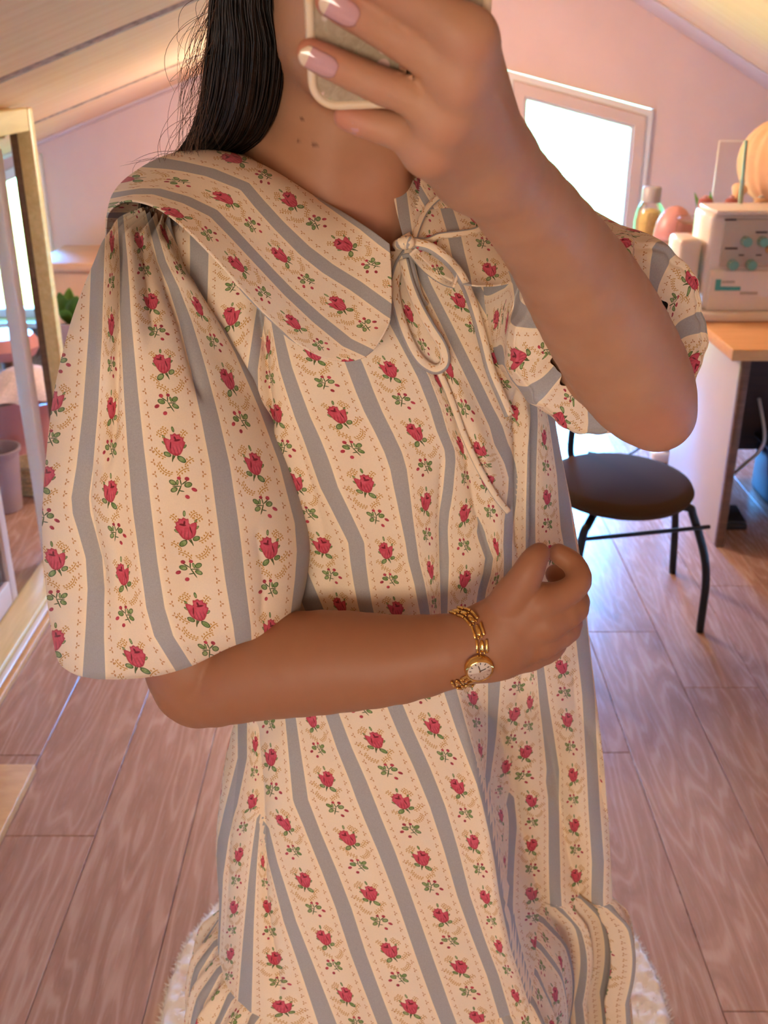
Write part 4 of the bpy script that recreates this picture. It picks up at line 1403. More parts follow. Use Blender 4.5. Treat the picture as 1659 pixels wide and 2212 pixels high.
# ------------------------------------------------------------------ phone
phone = empty('phone', tuple(PO))
tag(phone, "phone in a cream edged case with flowery back, held in the woman's raised hand", 'phone')
def slab(name, w, hgt, r, d0, d1, mat, inset=0.0, bev=.0015):
    n = 10
    loop = []
    for cx_, cy_, a0 in ((w - r, hgt - r, 0), (r, hgt - r, 90), (r, r, 180), (w - r, r, 270)):
        for i in range(n + 1):
            a = math.radians(a0 + 90 * i / n)
            loop.append((cx_ + (r - inset) * math.cos(a), cy_ + (r - inset) * math.sin(a)))
    m = len(loop)
    v = [PXX * x + PU * y + PN * d0 for x, y in loop] + [PXX * x + PU * y + PN * d1 for x, y in loop]
    f = [tuple(range(m)), tuple(range(2 * m - 1, m - 1, -1))] + [(i, i + m, (i + 1) % m + m, (i + 1) % m) for i in range(m)]
    o = link(name, mesh_np(name, v, f), mat, phone)
    fix_normals(o)
    if bev:
        md = o.modifiers.new('bevel', 'BEVEL')
        md.width = bev
        md.segments = 3
        md.limit_method = 'ANGLE'
    sharp(o, 35)
    return o
PWD, PHT = .0775, .152
slab('phone_body', PWD, PHT, .0125, -.0115, -.0012, BLACKPL, .002)
slab('case_back', PWD, PHT, .0125, -.0011, 0.0004, CASE, .0028, .0003)
# rounded silicone rim
n = 12
loop = []
for cx_, cy_, a0 in ((PWD - .0125, PHT - .0125, 0), (.0125, PHT - .0125, 90), (.0125, .0125, 180), (PWD - .0125, .0125, 270)):
    for i in range(n + 1):
        a = math.radians(a0 + 90 * i / n)
        loop.append((cx_ + .0115 * math.cos(a), cy_ + .0115 * math.sin(a), math.cos(a), math.sin(a)))
sec = [(.0018, .0002), (.0012, .0016), (-.0008, .0020), (-.0030, .0012), (-.0030, -.0110), (-.0006, -.0125), (.0014, -.0118), (.0020, -.006)]
v, f = [], []
for (x, y, nx_, ny_) in loop:
    for (o_, d_) in sec:
        v.append(PXX * (x + nx_ * o_) + PU * (y + ny_ * o_) + PN * d_)
m, k = len(loop), len(sec)
for i in range(m):
    for j in range(k):
        f.append((i * k + j, i * k + (j + 1) % k, ((i + 1) % m) * k + (j + 1) % k, ((i + 1) % m) * k + j))
o = link('case_rim', mesh_np('case_rim', v, f), PHONEC, phone)
fix_normals(o)
md = o.modifiers.new('sub', 'SUBSURF')
md.levels = md.render_levels = 1
slab('screen', PWD - .004, PHT - .004, .011, -.0128, -.0116, simple('screen_glass', (.02, .02, .025), .08), 0, 0).location = tuple(PXX * .002 + PU * .002)
lens = slab('camera_bump', .034, .036, .008, .0004, .003, CASE, 0, .0008)
lens.location = tuple(PXX * .004 + PU * (PHT - .042))
for (a, c) in ((.010, .010), (.010, .026), (.025, .018)):
    qa = PXX * (.004 + a) + PU * (PHT - .042 + c) + PN * .003
    cyl('camera_lens', qa, qa + PN * .0015, .0055, BLACKPL, lens)
    phone_l = lens.children[-1]
    phone_l.location = tuple(-Vector(lens.location))
# ------------------------------------------------------------------ how the printed cloth lies: stripe lines and rose places
class Drape:
    """u from the traced grey stripes (uL, uR differ where a fold swallows cloth), v from the traced roses"""
    def __init__(s, lines, roses, pitch, step, ang=0.0):
        s.c, s.s = math.cos(math.radians(ang)), math.sin(math.radians(ang))
        s.lines = []
        for ln in lines:
            pts = np.array([s.rot(*q) for q in ln['p']])
            pts = pts[np.argsort(pts[:, 1])]
            yy = np.concatenate([[pts[0, 1] - 900], pts[:, 1], [pts[-1, 1] + 900]])
            def ext(a, b, L): 
                k = (b[0] - a[0]) / (b[1] - a[1] + 1e-9)
                return a[0] - k * L
            e0 = ext(pts[0], pts[1], 900) if len(pts) > 1 else pts[0, 0]
            e1 = ext(pts[-1], pts[-2], -900) if len(pts) > 1 else pts[-1, 0]
            xx = np.concatenate([[e0], pts[:, 0], [e1]])
            s.lines.append((yy, xx, ln.get('uL', ln.get('u')), ln.get('uR', ln.get('u'))))
        s.roses = {}
        for k, l in roses.items():
            q = np.array([(s.rot(a, b)[1], v) for a, b, v in l])
            s.roses[k] = q[np.argsort(q[:, 0])]
        s.pitch, s.step = pitch, step
    def rot(s, x, y):
        return x * s.c + y * s.s, -x * s.s + y * s.c
    def uv(s, px, py):
        x, y = s.rot(px, py)
        ev = lambda w: w(y) if callable(w) else np.full_like(y, w)
        X = [np.interp(y, yy, xx) for yy, xx, _, _ in s.lines]
        UL = [ev(l[2]) for l in s.lines]
        UR = [ev(l[3]) for l in s.lines]
        u = UL[0] - (X[0] - x) / s.pitch
        for i in range(len(X) - 1):
            w = np.maximum(X[i + 1] - X[i], 1e-3)
            t = (x - X[i]) / w
            u = np.where(x >= X[i], UR[i] + np.clip(t, 0, 1) * (UL[i + 1] - UR[i]), u)
        u = np.where(x >= X[-1], UR[-1] + (x - X[-1]) / s.pitch, u)
        c = np.floor(u)
        v = np.zeros_like(u)
        ks = sorted(s.roses)
        done = np.zeros(len(u), bool)
        for cc_ in np.unique(c):
            m = c == cc_
            k = min(ks, key=lambda q: abs(q - cc_))
            r = s.roses[k]
            ys, vs = r[:, 0], r[:, 1]
            g0 = (vs[1] - vs[0]) / (ys[1] - ys[0]) if len(r) > 1 else 1 / s.step
            g1 = (vs[-1] - vs[-2]) / (ys[-1] - ys[-2]) if len(r) > 1 else 1 / s.step
            yv = y[m]
            o = np.interp(yv, ys, vs)
            o = np.where(yv < ys[0], vs[0] + (yv - ys[0]) * g0, o)
            o = np.where(yv > ys[-1], vs[-1] + (yv - ys[-1]) * g1, o)
            v[m] = o + (0 if k == cc_ else .37 * (cc_ - k))
        return np.stack([u, v], 1)
def L(u, *p, **k): return dict(u=u, p=p, **k)
def yfn(*kv):
    ys, vs = zip(*kv)
    return lambda y: np.interp(y, ys, vs)
bod = Drape([
    L(-2, (430, 560), (430, 700), (445, 900), (470, 1330)),
    L(-1, (560, 740), (549, 800), (548, 845), (552, 1000), (600, 1130), (672, 1285), (700, 1345)),
    L(0, (588, 690), (592, 710), (611, 793), (629, 844), (650, 901), (671, 948), (689, 993), (710, 1053), (734, 1098), (757, 1142), (772, 1172), (775, 1217), (780, 1262), (787, 1306), (795, 1340)),
    L(1, (740, 730), (766, 784), (790, 847), (808, 889), (832, 934), (853, 978), (865, 1014), (877, 1083), (889, 1157), (898, 1211), (912, 1260), (926, 1330)),
    L(2, (853, 688), (894, 765), (921, 815), (947, 882), (960, 930), (977, 972), (978, 996), (970, 1057), (960, 1105), (957, 1141), (957, 1330)),
    dict(uL=yfn((1090, 2.72), (1150, 3.0)), uR=yfn((1090, 3.22), (1150, 3.0)), p=((855, 560), (900, 680), (950, 800), (985, 900), (1013, 985), (1031, 1112), (1045, 1165), (1062, 1206), (1057, 1238), (1045, 1274), (1035, 1330))),
    L(4, (894, 554), (917, 614), (961, 698), (1001, 782), (1038, 855), (1071, 922), (1081, 960), (1105, 1001), (1115, 1033), (1113, 1057), (1107, 1093), (1098, 1129), (1093, 1177), (1093, 1330)),
    dict(uL=yfn((880, 4.5), (970, 4.28)), uR=yfn((880, 4.5), (970, 4.72)), p=((964, 591), (1011, 686), (1079, 810), (1116, 900), (1124, 970), (1123, 1170), (1122, 1330))),
    L(5, (1034, 628), (1061, 674), (1095, 721), (1121, 765), (1145, 815), (1158, 865), (1158, 915), (1152, 1000), (1148, 1093), (1147, 1177), (1150, 1330)),
    L(6, (1101, 611), (1125, 648), (1145, 698), (1165, 800), (1192, 920), (1211, 1025), (1221, 1141), (1238, 1220), (1252, 1330))],
    {-3: [(400, 560, 0), (400, 740, 1)], -2: [(400, 562, 0), (490, 678, 1), (500, 860, 2)], -1: [(580, 892, 0), (643, 1041, 1), (686, 1178, 2), (732, 1307, 3)],
     0: [(671, 760, 0), (731, 894, 1), (802, 1044, 2), (830, 1190, 3), (865, 1315, 4)],
     1: [(829, 797, 0), (913, 932, 1), (941, 1083, 2), (935, 1230, 3)],
     2: [(941, 818, 1), (998, 960, 2), (1014, 1108, 3), (1012, 1250, 4)],
     3: [(930, 790, 0), (1033, 977, 1), (1038, 1034, 2), (1070, 1180, 3)],
     4: [(989, 648, 0), (1060, 770, 1), (1120, 890, 2), (1130, 1030, 3), (1120, 1170, 4)],
     5: [(1091, 701, 0), (1150, 820, 1), (1164, 943, 2), (1168, 1074, 3), (1175, 1192, 4), (1200, 1330, 5)]}, 150, 140)
foldH = lambda a, b: yfn((1750, a), (1770, b))
skt = Drape([
    L(0, (528, 1540), (528, 1637), (515, 1688), (499, 1751), (485, 1813), (473, 1892), (468, 2000)),
    dict(uL=yfn((1740, .72), (1768, 1.0)), uR=1, p=((562, 1500), (563, 1700), (564, 1766), (554, 1841), (546, 1911), (536, 2009), (522, 2166), (518, 2215))),
    dict(uL=2, uR=yfn((1740, 2.28), (1790, 2.0)), p=((562.5, 1500), (563.5, 1700), (566, 1770), (570, 1798), (585, 1864), (601, 1915), (624, 1990), (656, 2068), (687, 2146), (712, 2210))),
    L(3, (626, 1530), (628, 1551), (638, 1637), (648, 1727), (675, 1798), (710, 1880), (742, 1962), (773, 2060), (801, 2135), (830, 2210)),
    L(4, (705, 1500), (714, 1543), (742, 1618), (773, 1688), (804, 1766), (836, 1841), (867, 1923), (895, 2002), (922, 2080), (953, 2166), (971, 2212)),
    L(5, (845, 1500), (851, 1516), (879, 1582), (914, 1657), (949, 1743), (977, 1833), (1005, 1935), (1037, 2024), (1070, 2108), (1098, 2205)),
    L(6, (978, 1500), (1001, 1572), (1027, 1645), (1045, 1693), (1055, 1731), (1070, 1800), (1081, 1862), (1090, 1934), (1112, 2050), (1165, 2210)),
    dict(uL=7, uR=7, p=((1067, 1480), (1061, 1590), (1052, 1663), (1047, 1700), (1056, 1732), (1071, 1801), (1082, 1863), (1091, 1935), (1113, 2051), (1166, 2211))),
    dict(uL=yfn((1690, 7.68), (1722, 8)), uR=yfn((1690, 8.30), (1722, 8)), p=((1140, 1480), (1125, 1570), (1110, 1650), (1096, 1705), (1103, 1760), (1105, 1789), (1098, 1862), (1094, 1970), (1115, 2055), (1168, 2212))),
    L(9, (1165, 1460), (1173, 1518), (1186, 1590), (1198, 1663), (1197, 1717), (1198, 1825), (1200, 1916), (1204, 1974), (1215, 2100)),
    L(10, (1258, 1380), (1271, 1500), (1276, 1627), (1283, 1753), (1291, 1862), (1289, 1934), (1292, 2050))],
    {-1: [(497, 1621, 0), (487, 1723, 1), (464, 1841, 2), (460, 1950, 3)], 0: [(552, 1606, 0), (531, 1731, 1), (506, 1845, 2), (492, 1960, 3), (480, 2060, 4), (475, 2160, 5)],
     1: [(575, 1860, 0), (579, 1956, 1), (581, 2070, 2), (581, 2174, 3)], 2: [(589, 1635, 0), (605, 1778, 1), (661, 1900, 2), (695, 2025, 3), (742, 2148, 4)],
     3: [(697, 1682, 0), (740, 1810, 1), (801, 1929, 2), (834, 2052, 3), (883, 2174, 4)], 4: [(808, 1598, 0), (851, 1731, 1), (906, 1853, 2), (944, 1978, 3), (993, 2088, 4)],
     5: [(942, 1567, 0), (978, 1699, 1), (1030, 1818, 2), (1061, 1938, 3), (1092, 2043, 4), (1125, 2150, 5)], 6: [(1016, 1507, 0), (1030, 1620, 1)],
     7: [(1104, 1542, 0), (1099, 1656, 1), (1080, 1762, 2), (1080, 1860, 3)], 8: [(1131, 1623, 0), (1134, 1730, 1), (1143, 1824, 2), (1140, 1930, 3)],
     9: [(1215, 1440, -1), (1242, 1554, 0), (1247, 1674, 1), (1254, 1782, 2), (1253, 1891, 3)]}, 110, 120)
slv = Drape([
    L(0, (222, 520), (220, 560), (214, 723), (202, 885), (188, 1008), (177, 1075), (180, 1110), (190, 1142), (208, 1205), (212, 1272), (208, 1353), (203, 1430)),
    L(1, (262, 520), (265, 560), (266, 682), (277, 845), (288, 967), (302, 1089), (316, 1211), (332, 1313), (352, 1374), (385, 1420)),
    L(2, (340, 520), (352, 565), (379, 621), (405, 694), (434, 804), (458, 906), (479, 1008), (495, 1130), (511, 1252), (528, 1353), (532, 1400)),
    L(3, (395, 540), (450, 640), (520, 760), (575, 880), (622, 1000), (641, 1069), (658, 1130), (662, 1191), (656, 1252), (645, 1320))],
    {-1: [(159, 698, 0), (135, 865, 1), (128, 1028, 2), (141, 1207, 3), (145, 1382, 4)], 0: [(240, 700, 0), (238, 880, 1), (239, 1060, 2), (257, 1240, 3), (292, 1417, 4)],
     1: [(326, 650, 0), (349, 782, 1), (385, 959, 2), (397, 1142, 3), (444, 1317, 4)], 2: [(470, 660, 0), (515, 816, 1), (568, 1001, 2), (587, 1183, 3), (615, 1360, 4)]}, 175, 180)
colL = Drape([
    L(0, (240, 425), (297, 415), (339, 415), (403, 434), (462, 463), (504, 506), (559, 565), (622, 632), (685, 691), (748, 742), (786, 759), (820, 775)),
    L(1, (300, 350), (386, 362), (453, 375), (529, 404), (559, 442), (601, 489), (656, 544), (706, 582), (770, 620), (841, 670), (870, 690)),
    L(2, (560, 318), (640, 372), (700, 425), (791, 486), (833, 520), (860, 540))],
    {2: [(560, 300, 0), (650, 370, 1)], 1: [(491, 351, -1), (612, 442, 0), (744, 527, 1), (880, 605, 2)], 0: [(483, 427, 0), (607, 548, 1), (727, 657, 2), (860, 745, 3)],
     -1: [(369, 463, 0), (500, 577, 1), (626, 702, 2), (740, 800, 3)]}, 80, 150, -38)
# collar columns run down to the right: rotate so that 'down' follows the stripes
colR = Drape([
    L(0, (850, 330), (868, 420), (880, 520), (905, 640)),
    L(1, (940, 340), (947, 390), (961, 447), (977, 497), (988, 547), (1001, 597), (1008, 640)),
    L(2, (1055, 380), (1100, 500), (1125, 620))],
    {0: [(890, 400, 0), (918, 524, 1), (935, 650, 2)], 1: [(1010, 380, -1), (1040, 470, 0), (1058, 583, 1)]}, 105, 118)
def body_uv(px, py):
    sw = np.interp(px, [1000, 1100, 1300], [1430, 1330, 1320])
    a, b = bod.uv(px, py), skt.uv(px, py)
    b = b + np.array([20, 6.0])
    return np.where((py < sw)[:, None], a, b)

# ------------------------------------------------------------------ folds: lines on the cloth with height and width
class Folds:
    def __init__(s, *fs): s.fs = fs
    def at(s, px, py):
        h = np.zeros_like(px)
        for pts, amp, w, kind in s.fs:
            pts = np.array(pts, float)
            x = np.interp(py, pts[:, 1], pts[:, 0])
            y0, y1 = pts[0, 1], pts[-1, 1]
            tp = np.clip((py - y0) / 60 + .5, 0, 1) * np.clip((y1 - py) / 60 + .5, 0, 1)
            tp = tp * tp * (3 - 2 * tp)
            d = (px - x) / w
            if kind == 'ridge': g_ = np.exp(-d * d)
            elif kind == 'crease': g_ = -np.exp(-np.abs(d) * 1.4)
            elif kind == 'step': g_ = -1 / (1 + np.exp(-d * 4))               # to the right lies deeper
            elif kind == 'stepL': g_ = -1 / (1 + np.exp(d * 4))
            elif kind == 'lip': g_ = np.where(d < 0, np.exp(-(d * .45) ** 2), np.exp(-(d * 2.2) ** 2))
            h += amp * tp * g_
        return h

def section_loft(rows, nr, na, bf, bb, ex=2.2):
    """rows: list of (left point, right point) in the room; nr rows, na around; bf/bb front and back depth per row"""
    Lp = smooth_curve([r[0] for r in rows], nr)
    Rp = smooth_curve([r[1] for r in rows], nr)
    t = np.linspace(0, len(rows) - 1, nr)
    bf = np.interp(t, np.arange(len(rows)), bf)
    bb = np.interp(t, np.arange(len(rows)), bb)
    ph = np.linspace(0, 2 * np.pi, na, endpoint=False)
    c_, s_ = np.cos(ph), np.sin(ph)
    cs = np.sign(c_) * np.abs(c_) ** (2 / ex)
    ss = np.sign(s_) * np.abs(s_) ** (2 / ex)
    C, A = (Lp + Rp) / 2, (Rp - Lp) / 2
    dirn = np.cross(A, np.array([0, 0, 1.0]))
    dirn /= np.linalg.norm(dirn, axis=1)[:, None]
    dirn = np.where((dirn[:, 1] > 0)[:, None], -dirn, dirn)
    b = np.where(ss[None, :] > 0, bf[:, None], bb[:, None])
    V = C[:, None] + A[:, None] * cs[None, :, None] + dirn[:, None] * (ss[None, :] * b)[..., None]
    return V, dirn
def gnormals(V, wrap=True):
    if wrap:
        du = np.roll(V, -1, 1) - np.roll(V, 1, 1)
    else:
        du = np.gradient(V, axis=1)
    dv = np.gradient(V, axis=0)
    n_ = np.cross(dv, du)
    return n_ / (np.linalg.norm(n_, axis=2)[..., None] + 1e-12)

# bodice and skirt ---------------------------------------------------
silL = lambda y: np.interp(y, [395, 440, 480, 520, 600, 700, 800, 900, 1050, 1200, 1350, 1500, 1560, 1640, 1740, 1850, 1930, 2000, 2080, 2170, 2300],
                           [560, 430, 350, 318, 318, 380, 430, 500, 530, 545, 545, 528, 512, 490, 475, 465, 473, 473, 470, 466, 450])
silR = lambda y: np.interp(y, [395, 440, 500, 560, 650, 740, 850, 895, 990, 1060, 1150, 1240, 1340, 1500, 1600, 1800, 1930, 1965, 2100],
                           [930, 1060, 1160, 1180, 1165, 1170, 1185, 1190, 1208, 1222, 1237, 1250, 1259, 1276, 1286, 1296, 1300, 1300, 1306])
Zs = np.concatenate([[1.452, 1.438, 1.42], np.linspace(1.40, .585, 24)])
rows, bfv, bbv = [], [], []
for z in Zs:
    yl = np.interp(z, [.58, 1.0, 1.45], [.845, .875, .90])
    yr = np.interp(z, [.58, 1.0, 1.45], [.940, .915, .90])
    hl = CAMH - z
    pl_ = PROJ(np.array([0, yl, z]))[1]
    pr_ = PROJ(np.array([0, yr, z]))[1]
    rows.append((P(float(silL(pl_)), pl_, yl), P(float(silR(pr_)), pr_, yr)))
    bfv.append(np.interp(z, [.58, .75, .95, 1.10, 1.20, 1.30, 1.40, 1.435, 1.455], [.150, .135, .118, .118, .128, .108, .066, .045, .028]))
    bbv.append(np.interp(z, [.58, .95, 1.2, 1.40, 1.455], [.15, .12, .11, .08, .03]))
NR, NA = 380, 600
Vb, dn = section_loft(rows, NR, NA, bfv, bbv, 2.35)
fo = Folds(
    ([(548, 640), (562, 740), (570, 850), (580, 930)], .016, 16, 'crease'),
    ([(935, 780), (985, 890), (1010, 985), (1033, 1110), (1060, 1200), (1040, 1300)], .007, 16, 'crease'),
    ([(975, 820), (1030, 950), (1070, 1090), (1085, 1250)], .006, 26, 'ridge'),
    ([(1118, 860), (1124, 970), (1122, 1200)], .010, 13, 'crease'),
    ([(1160, 760), (1152, 930), (1149, 1180)], .006, 12, 'crease'),
    ([(1135, 880), (1138, 1000), (1136, 1180)], .006, 11, 'ridge'),
    ([(955, 1000), (952, 1120), (958, 1300)], .005, 18, 'crease'),
    ([(700, 900), (745, 1100), (775, 1200), (790, 1330)], .004, 40, 'ridge'),
    ([(870, 960), (890, 1100), (905, 1330)], .004, 40, 'ridge'),
    ([(640, 950), (690, 1120), (720, 1300)], .004, 30, 'crease'),
    ([(545, 1560), (560, 1700), (563, 1800), (566, 1950), (600, 2150)], .010, 14, 'crease'),
    ([(600, 1580), (620, 1750), (690, 1900), (760, 2200)], .006, 45, 'ridge'),
    ([(1015, 1560), (1030, 1690), (1052, 1800), (1070, 1935), (1090, 2050)], .008, 20, 'ridge'),
    ([(1138, 1450), (1118, 1600), (1098, 1720)], .008, 13, 'crease'),
    ([(1062, 1450), (1058, 1600), (1048, 1720)], .006, 13, 'crease'),
    ([(1105, 1720), (1099, 1850), (1094, 1990)], .012, 12, 'crease'),
    ([(1190, 1500), (1198, 1700), (1200, 1970)], .006, 28, 'ridge'),
    ([(1245, 1450), (1255, 1700), (1250, 1970)], .004, 20, 'crease'),
    ([(515, 1600), (490, 1800), (478, 2100)], .005, 16, 'crease'),
    ([(1200, 1130), (1215, 1190), (1228, 1300)], .012, 26, 'ridge'))
nb = gnormals(Vb)
cen = Vb.mean(1, keepdims=True)
nb = np.where((((Vb - cen) * nb).sum(-1) < 0)[..., None], -nb, nb)
px, py = PROJ(Vb)
front = np.clip((-nb[..., 1] - .05) / .5, 0, 1)
h = fo.at(px.ravel(), py.ravel()).reshape(px.shape) * front
Vb = Vb + nb * h[..., None]
# right of the front drape the skirt falls back and hangs flat
px, py = PROJ(Vb)
xf = np.interp(py, [1480, 1600, 1690, 1800, 1935, 2050, 2210], [990, 1020, 1046, 1070, 1090, 1112, 1165])
wz = np.clip((py - 1420) / 420, 0, 1)
wz = wz * wz * (3 - 2 * wz)
wt = wz / (1 + np.exp(-(px - xf - 6) / 4.5)) * (Vb[..., 1] < .935)
Yn = Vb[..., 1] + (np.maximum(.932 - .02 * np.abs(np.sin((px - xf) / 38)), Vb[..., 1]) - Vb[..., 1]) * wt
D0 = Vb[..., 1] * CP + (CAMH - Vb[..., 2]) * SP
D1 = Yn * CP + (CAMH - Vb[..., 2]) * SP
Vb[..., 0] *= D1 / D0
Vb[..., 1] = Yn
px, py = PROJ(Vb)
uvb = body_uv(px.ravel(), py.ravel())
# towards the back the cloth goes on by its own length, not by what the lens saw
n2 = gnormals(Vb)
n2 = np.where((((Vb - Vb.mean(1, keepdims=True)) * n2).sum(-1) < 0)[..., None], -n2, n2)
vw = Vb - np.array([0, 0, CAMH])
vw /= np.linalg.norm(vw, axis=2)[..., None]
fac = -(n2 * vw).sum(-1)
U = uvb.reshape(NR, NA, 2)
jf = NA // 4
def evened(q, w=31):
    q = np.asarray(q, float)
    return np.convolve(np.pad(q, w // 2, mode='edge'), np.ones(w) / w, 'valid')
span = np.arange(-NA // 8, NA // 2 + NA // 8)
seen = fac[:, span % NA] > .10
JR = evened([span[np.argmax(s_)] for s_ in seen]).round().astype(int)
JL = evened([span[len(span) - 1 - np.argmax(s_[::-1])] for s_ in seen]).round().astype(int)
VR = evened([U[i, JR[i] % NA, 1] for i in range(NR)])
VL = evened([U[i, JL[i] % NA, 1] for i in range(NR)])
for i in range(NR):
    st = np.linalg.norm(np.roll(Vb[i], -1, 0) - Vb[i], axis=1) / .068
    jr, jl = JR[i], JL[i]
    mid = (jl + jr + NA) // 2
    ids = np.arange(jl + 1, mid + 1)
    U[i, ids % NA, 0] = U[i, jl % NA, 0] - np.cumsum(st[(ids - 1) % NA])
    U[i, ids % NA, 1] = VL[i]
    ids = np.arange(jr + NA - 1, mid, -1)
    U[i, ids % NA, 0] = U[i, jr % NA, 0] + np.cumsum(st[ids % NA])
    U[i, ids % NA, 1] = VR[i]
uvb = U.reshape(-1, 2)
Vf = Vb.reshape(-1, 3)
Fb = grid_faces(NR, NA)
# neckline: the cloth is open over throat and chest
def in_poly(px, py, poly):
    c = np.zeros(px.shape, bool)
    j = len(poly) - 1
    for i in range(len(poly)):
        xi, yi = poly[i]
        xj, yj = poly[j]
        m = ((yi > py) != (yj > py)) & (px < (xj - xi) * (py - yi) / (yj - yi + 1e-9) + xi)
        c ^= m
        j = i
    return c
cut = in_poly(px.ravel(), py.ravel(), [(440, 250), (500, 360), (600, 450), (720, 540), (800, 575), (838, 562), (856, 542), (872, 522), (900, 485), (908, 420), (915, 330), (960, 250)]) & (Vf[:, 1] < .97)
Fb = Fb[~cut[Fb].all(1)]
dm_ = mesh_fast('dress', Vf, Fb)
set_uv(dm_, uvb, .35)
dress = link('dress', dm_, FABRIC, person)
DT = BVHTree.FromPolygons([tuple(q) for q in Vf], [tuple(q) for q in Fb])

# flounce under the tier seam ---------------------------------------
ring = Vb[-1]
cz = ring.mean(0)
n_r, n_a = 60, 900
th = np.linspace(0, 1, n_a, endpoint=False) * NA
r0 = np.stack([np.interp(th, np.arange(NA + 1), np.append(ring[:, i], ring[0, i])) for i in range(3)], 1)
out = r0 - cz
out[:, 2] = 0
out /= np.linalg.norm(out, axis=1)[:, None]
arc = np.concatenate([[0], np.cumsum(np.linalg.norm(np.diff(r0, axis=0), axis=1))])
Vq = np.zeros((n_r, n_a, 3))
for i in range(n_r):
    t = i / (n_r - 1)
    flare = .012 * min(1, t * 9) + .055 * t + .012 * math.sin(min(1, t * 2.2) * math.pi)
    rip = np.sin(arc * 170 + 1.8 * np.sin(arc * 21)) * (.0055 + .006 * t) + np.sin(arc * 75 + 2) * .006 * t + .004 * np.sin(arc * 330) * (1 - t)
    rip = rip * min(1, t * 12)
    Vq[i] = r0 + out * (flare + rip)[:, None] * 1.0
    Vq[i, :, 2] = r0[:, 2] + .004 - .36 * t
    if i == 0: Vq[i] -= out * .004
uvq = np.stack([np.broadcast_to(arc * 26, (n_r, n_a)), np.broadcast_to(np.linspace(0, .36 * 15, n_r)[:, None] + .3, (n_r, n_a))], -1).reshape(-1, 2)
qm = mesh_fast('flounce', Vq.reshape(-1, 3), grid_faces(n_r, n_a))
set_uv(qm, uvq)
flo = link('flounce', qm, FABRIC, dress)

# left puff sleeve ------------------------------------------------------
srow = [(310, 458, 380, 470, .885, .015), (262, 472, 410, 500, .88, .045), (240, 500, 432, 545, .87, .064), (224, 535, 452, 585, .86, .078), (196, 600, 476, 645, .845, .088), (163, 695, 510, 715, .835, .098), (130, 835, 580, 845, .825, .104),
        (112, 985, 634, 985, .812, .106), (105, 1095, 660, 1085, .803, .106), (108, 1190, 671, 1165, .795, .104), (117, 1290, 664, 1245, .788, .098), (127, 1375, 652, 1302, .782, .082), (136, 1410, 643, 1334, .778, .062), (160, 1424, 618, 1350, .778, .050), (210, 1412, 575, 1345, .778, .040)]
rows = [(P(a, b, Y), P(c, d, Y)) for a, b, c, d, Y, _ in srow]
bfs = [r[5] for r in srow]
NR2, NA2 = 220, 300
Vs, _ = section_loft(rows, NR2, NA2, bfs, [q * .75 for q in bfs], 2.1)
ns = gnormals(Vs)
cen = Vs.mean(1, keepdims=True)
ns = np.where((((Vs - cen) * ns).sum(-1) < 0)[..., None], -ns, ns)
sfo = Folds(
    ([(345, 520), (380, 590), (430, 650), (480, 730), (560, 850)], .010, 22, 'ridge'),
    ([(330, 520), (362, 600), (400, 700), (440, 850)], .010, 20, 'crease'),
    ([(262, 510), (258, 600), (250, 750), (243, 900), (240, 1000)], .009, 13, 'crease'),
    ([(236, 520), (230, 640), (222, 800)], .006, 20, 'ridge'),
    ([(285, 510), (285, 600), (300, 750)], .006, 18, 'ridge'),
    ([(305, 515), (318, 600), (330, 700)], .006, 12, 'crease'),
    ([(395, 545), (420, 600), (470, 690)], .010, 13, 'crease'),
    ([(190, 1000), (180, 1080), (200, 1170), (225, 1260)], .008, 22, 'crease'),
    ([(240, 950), (250, 1100), (262, 1250), (275, 1400)], .006, 30, 'ridge'),
    ([(340, 1150), (355, 1300), (385, 1410)], .004, 40, 'ridge'),
    ([(560, 1150), (575, 1250), (570, 1350)], .004, 35, 'crease'))
px, py = PROJ(Vs)
front = np.clip((-ns[..., 1] - .02) / .4, 0, 1)
Vs = Vs + ns * (sfo.at(px.ravel(), py.ravel()).reshape(px.shape) * front)[..., None]
phs = np.linspace(0, 2 * np.pi, NA2, endpoint=False)
tt = np.linspace(0, 1, NR2)[:, None]
gath = np.clip((tt - .90) / .10, 0, 1) * .0035 * np.sin(phs * 26)[None] + np.clip((.12 - tt) / .12, 0, 1) * .004 * np.sin(phs * 17)[None]
Vs = Vs + ns * gath[..., None]
px, py = PROJ(Vs)
Vs[..., 2] += .020 * np.exp(-((px - 515) / 85) ** 2) * np.clip((tt - .72) / .18, 0, 1)      # the hem rides up over the forearm
px, py = PROJ(Vs)
uvs_ = slv.uv(px.ravel(), py.ravel())
sm = mesh_fast('sleeve', Vs.reshape(-1, 3), grid_faces(NR2, NA2))
set_uv(sm, uvs_)
sleeve = link('sleeve', sm, FABRIC, dress)
ST = BVHTree.FromPolygons([tuple(q) for q in Vs.reshape(-1, 3)], [tuple(q) for q in grid_faces(NR2, NA2)])

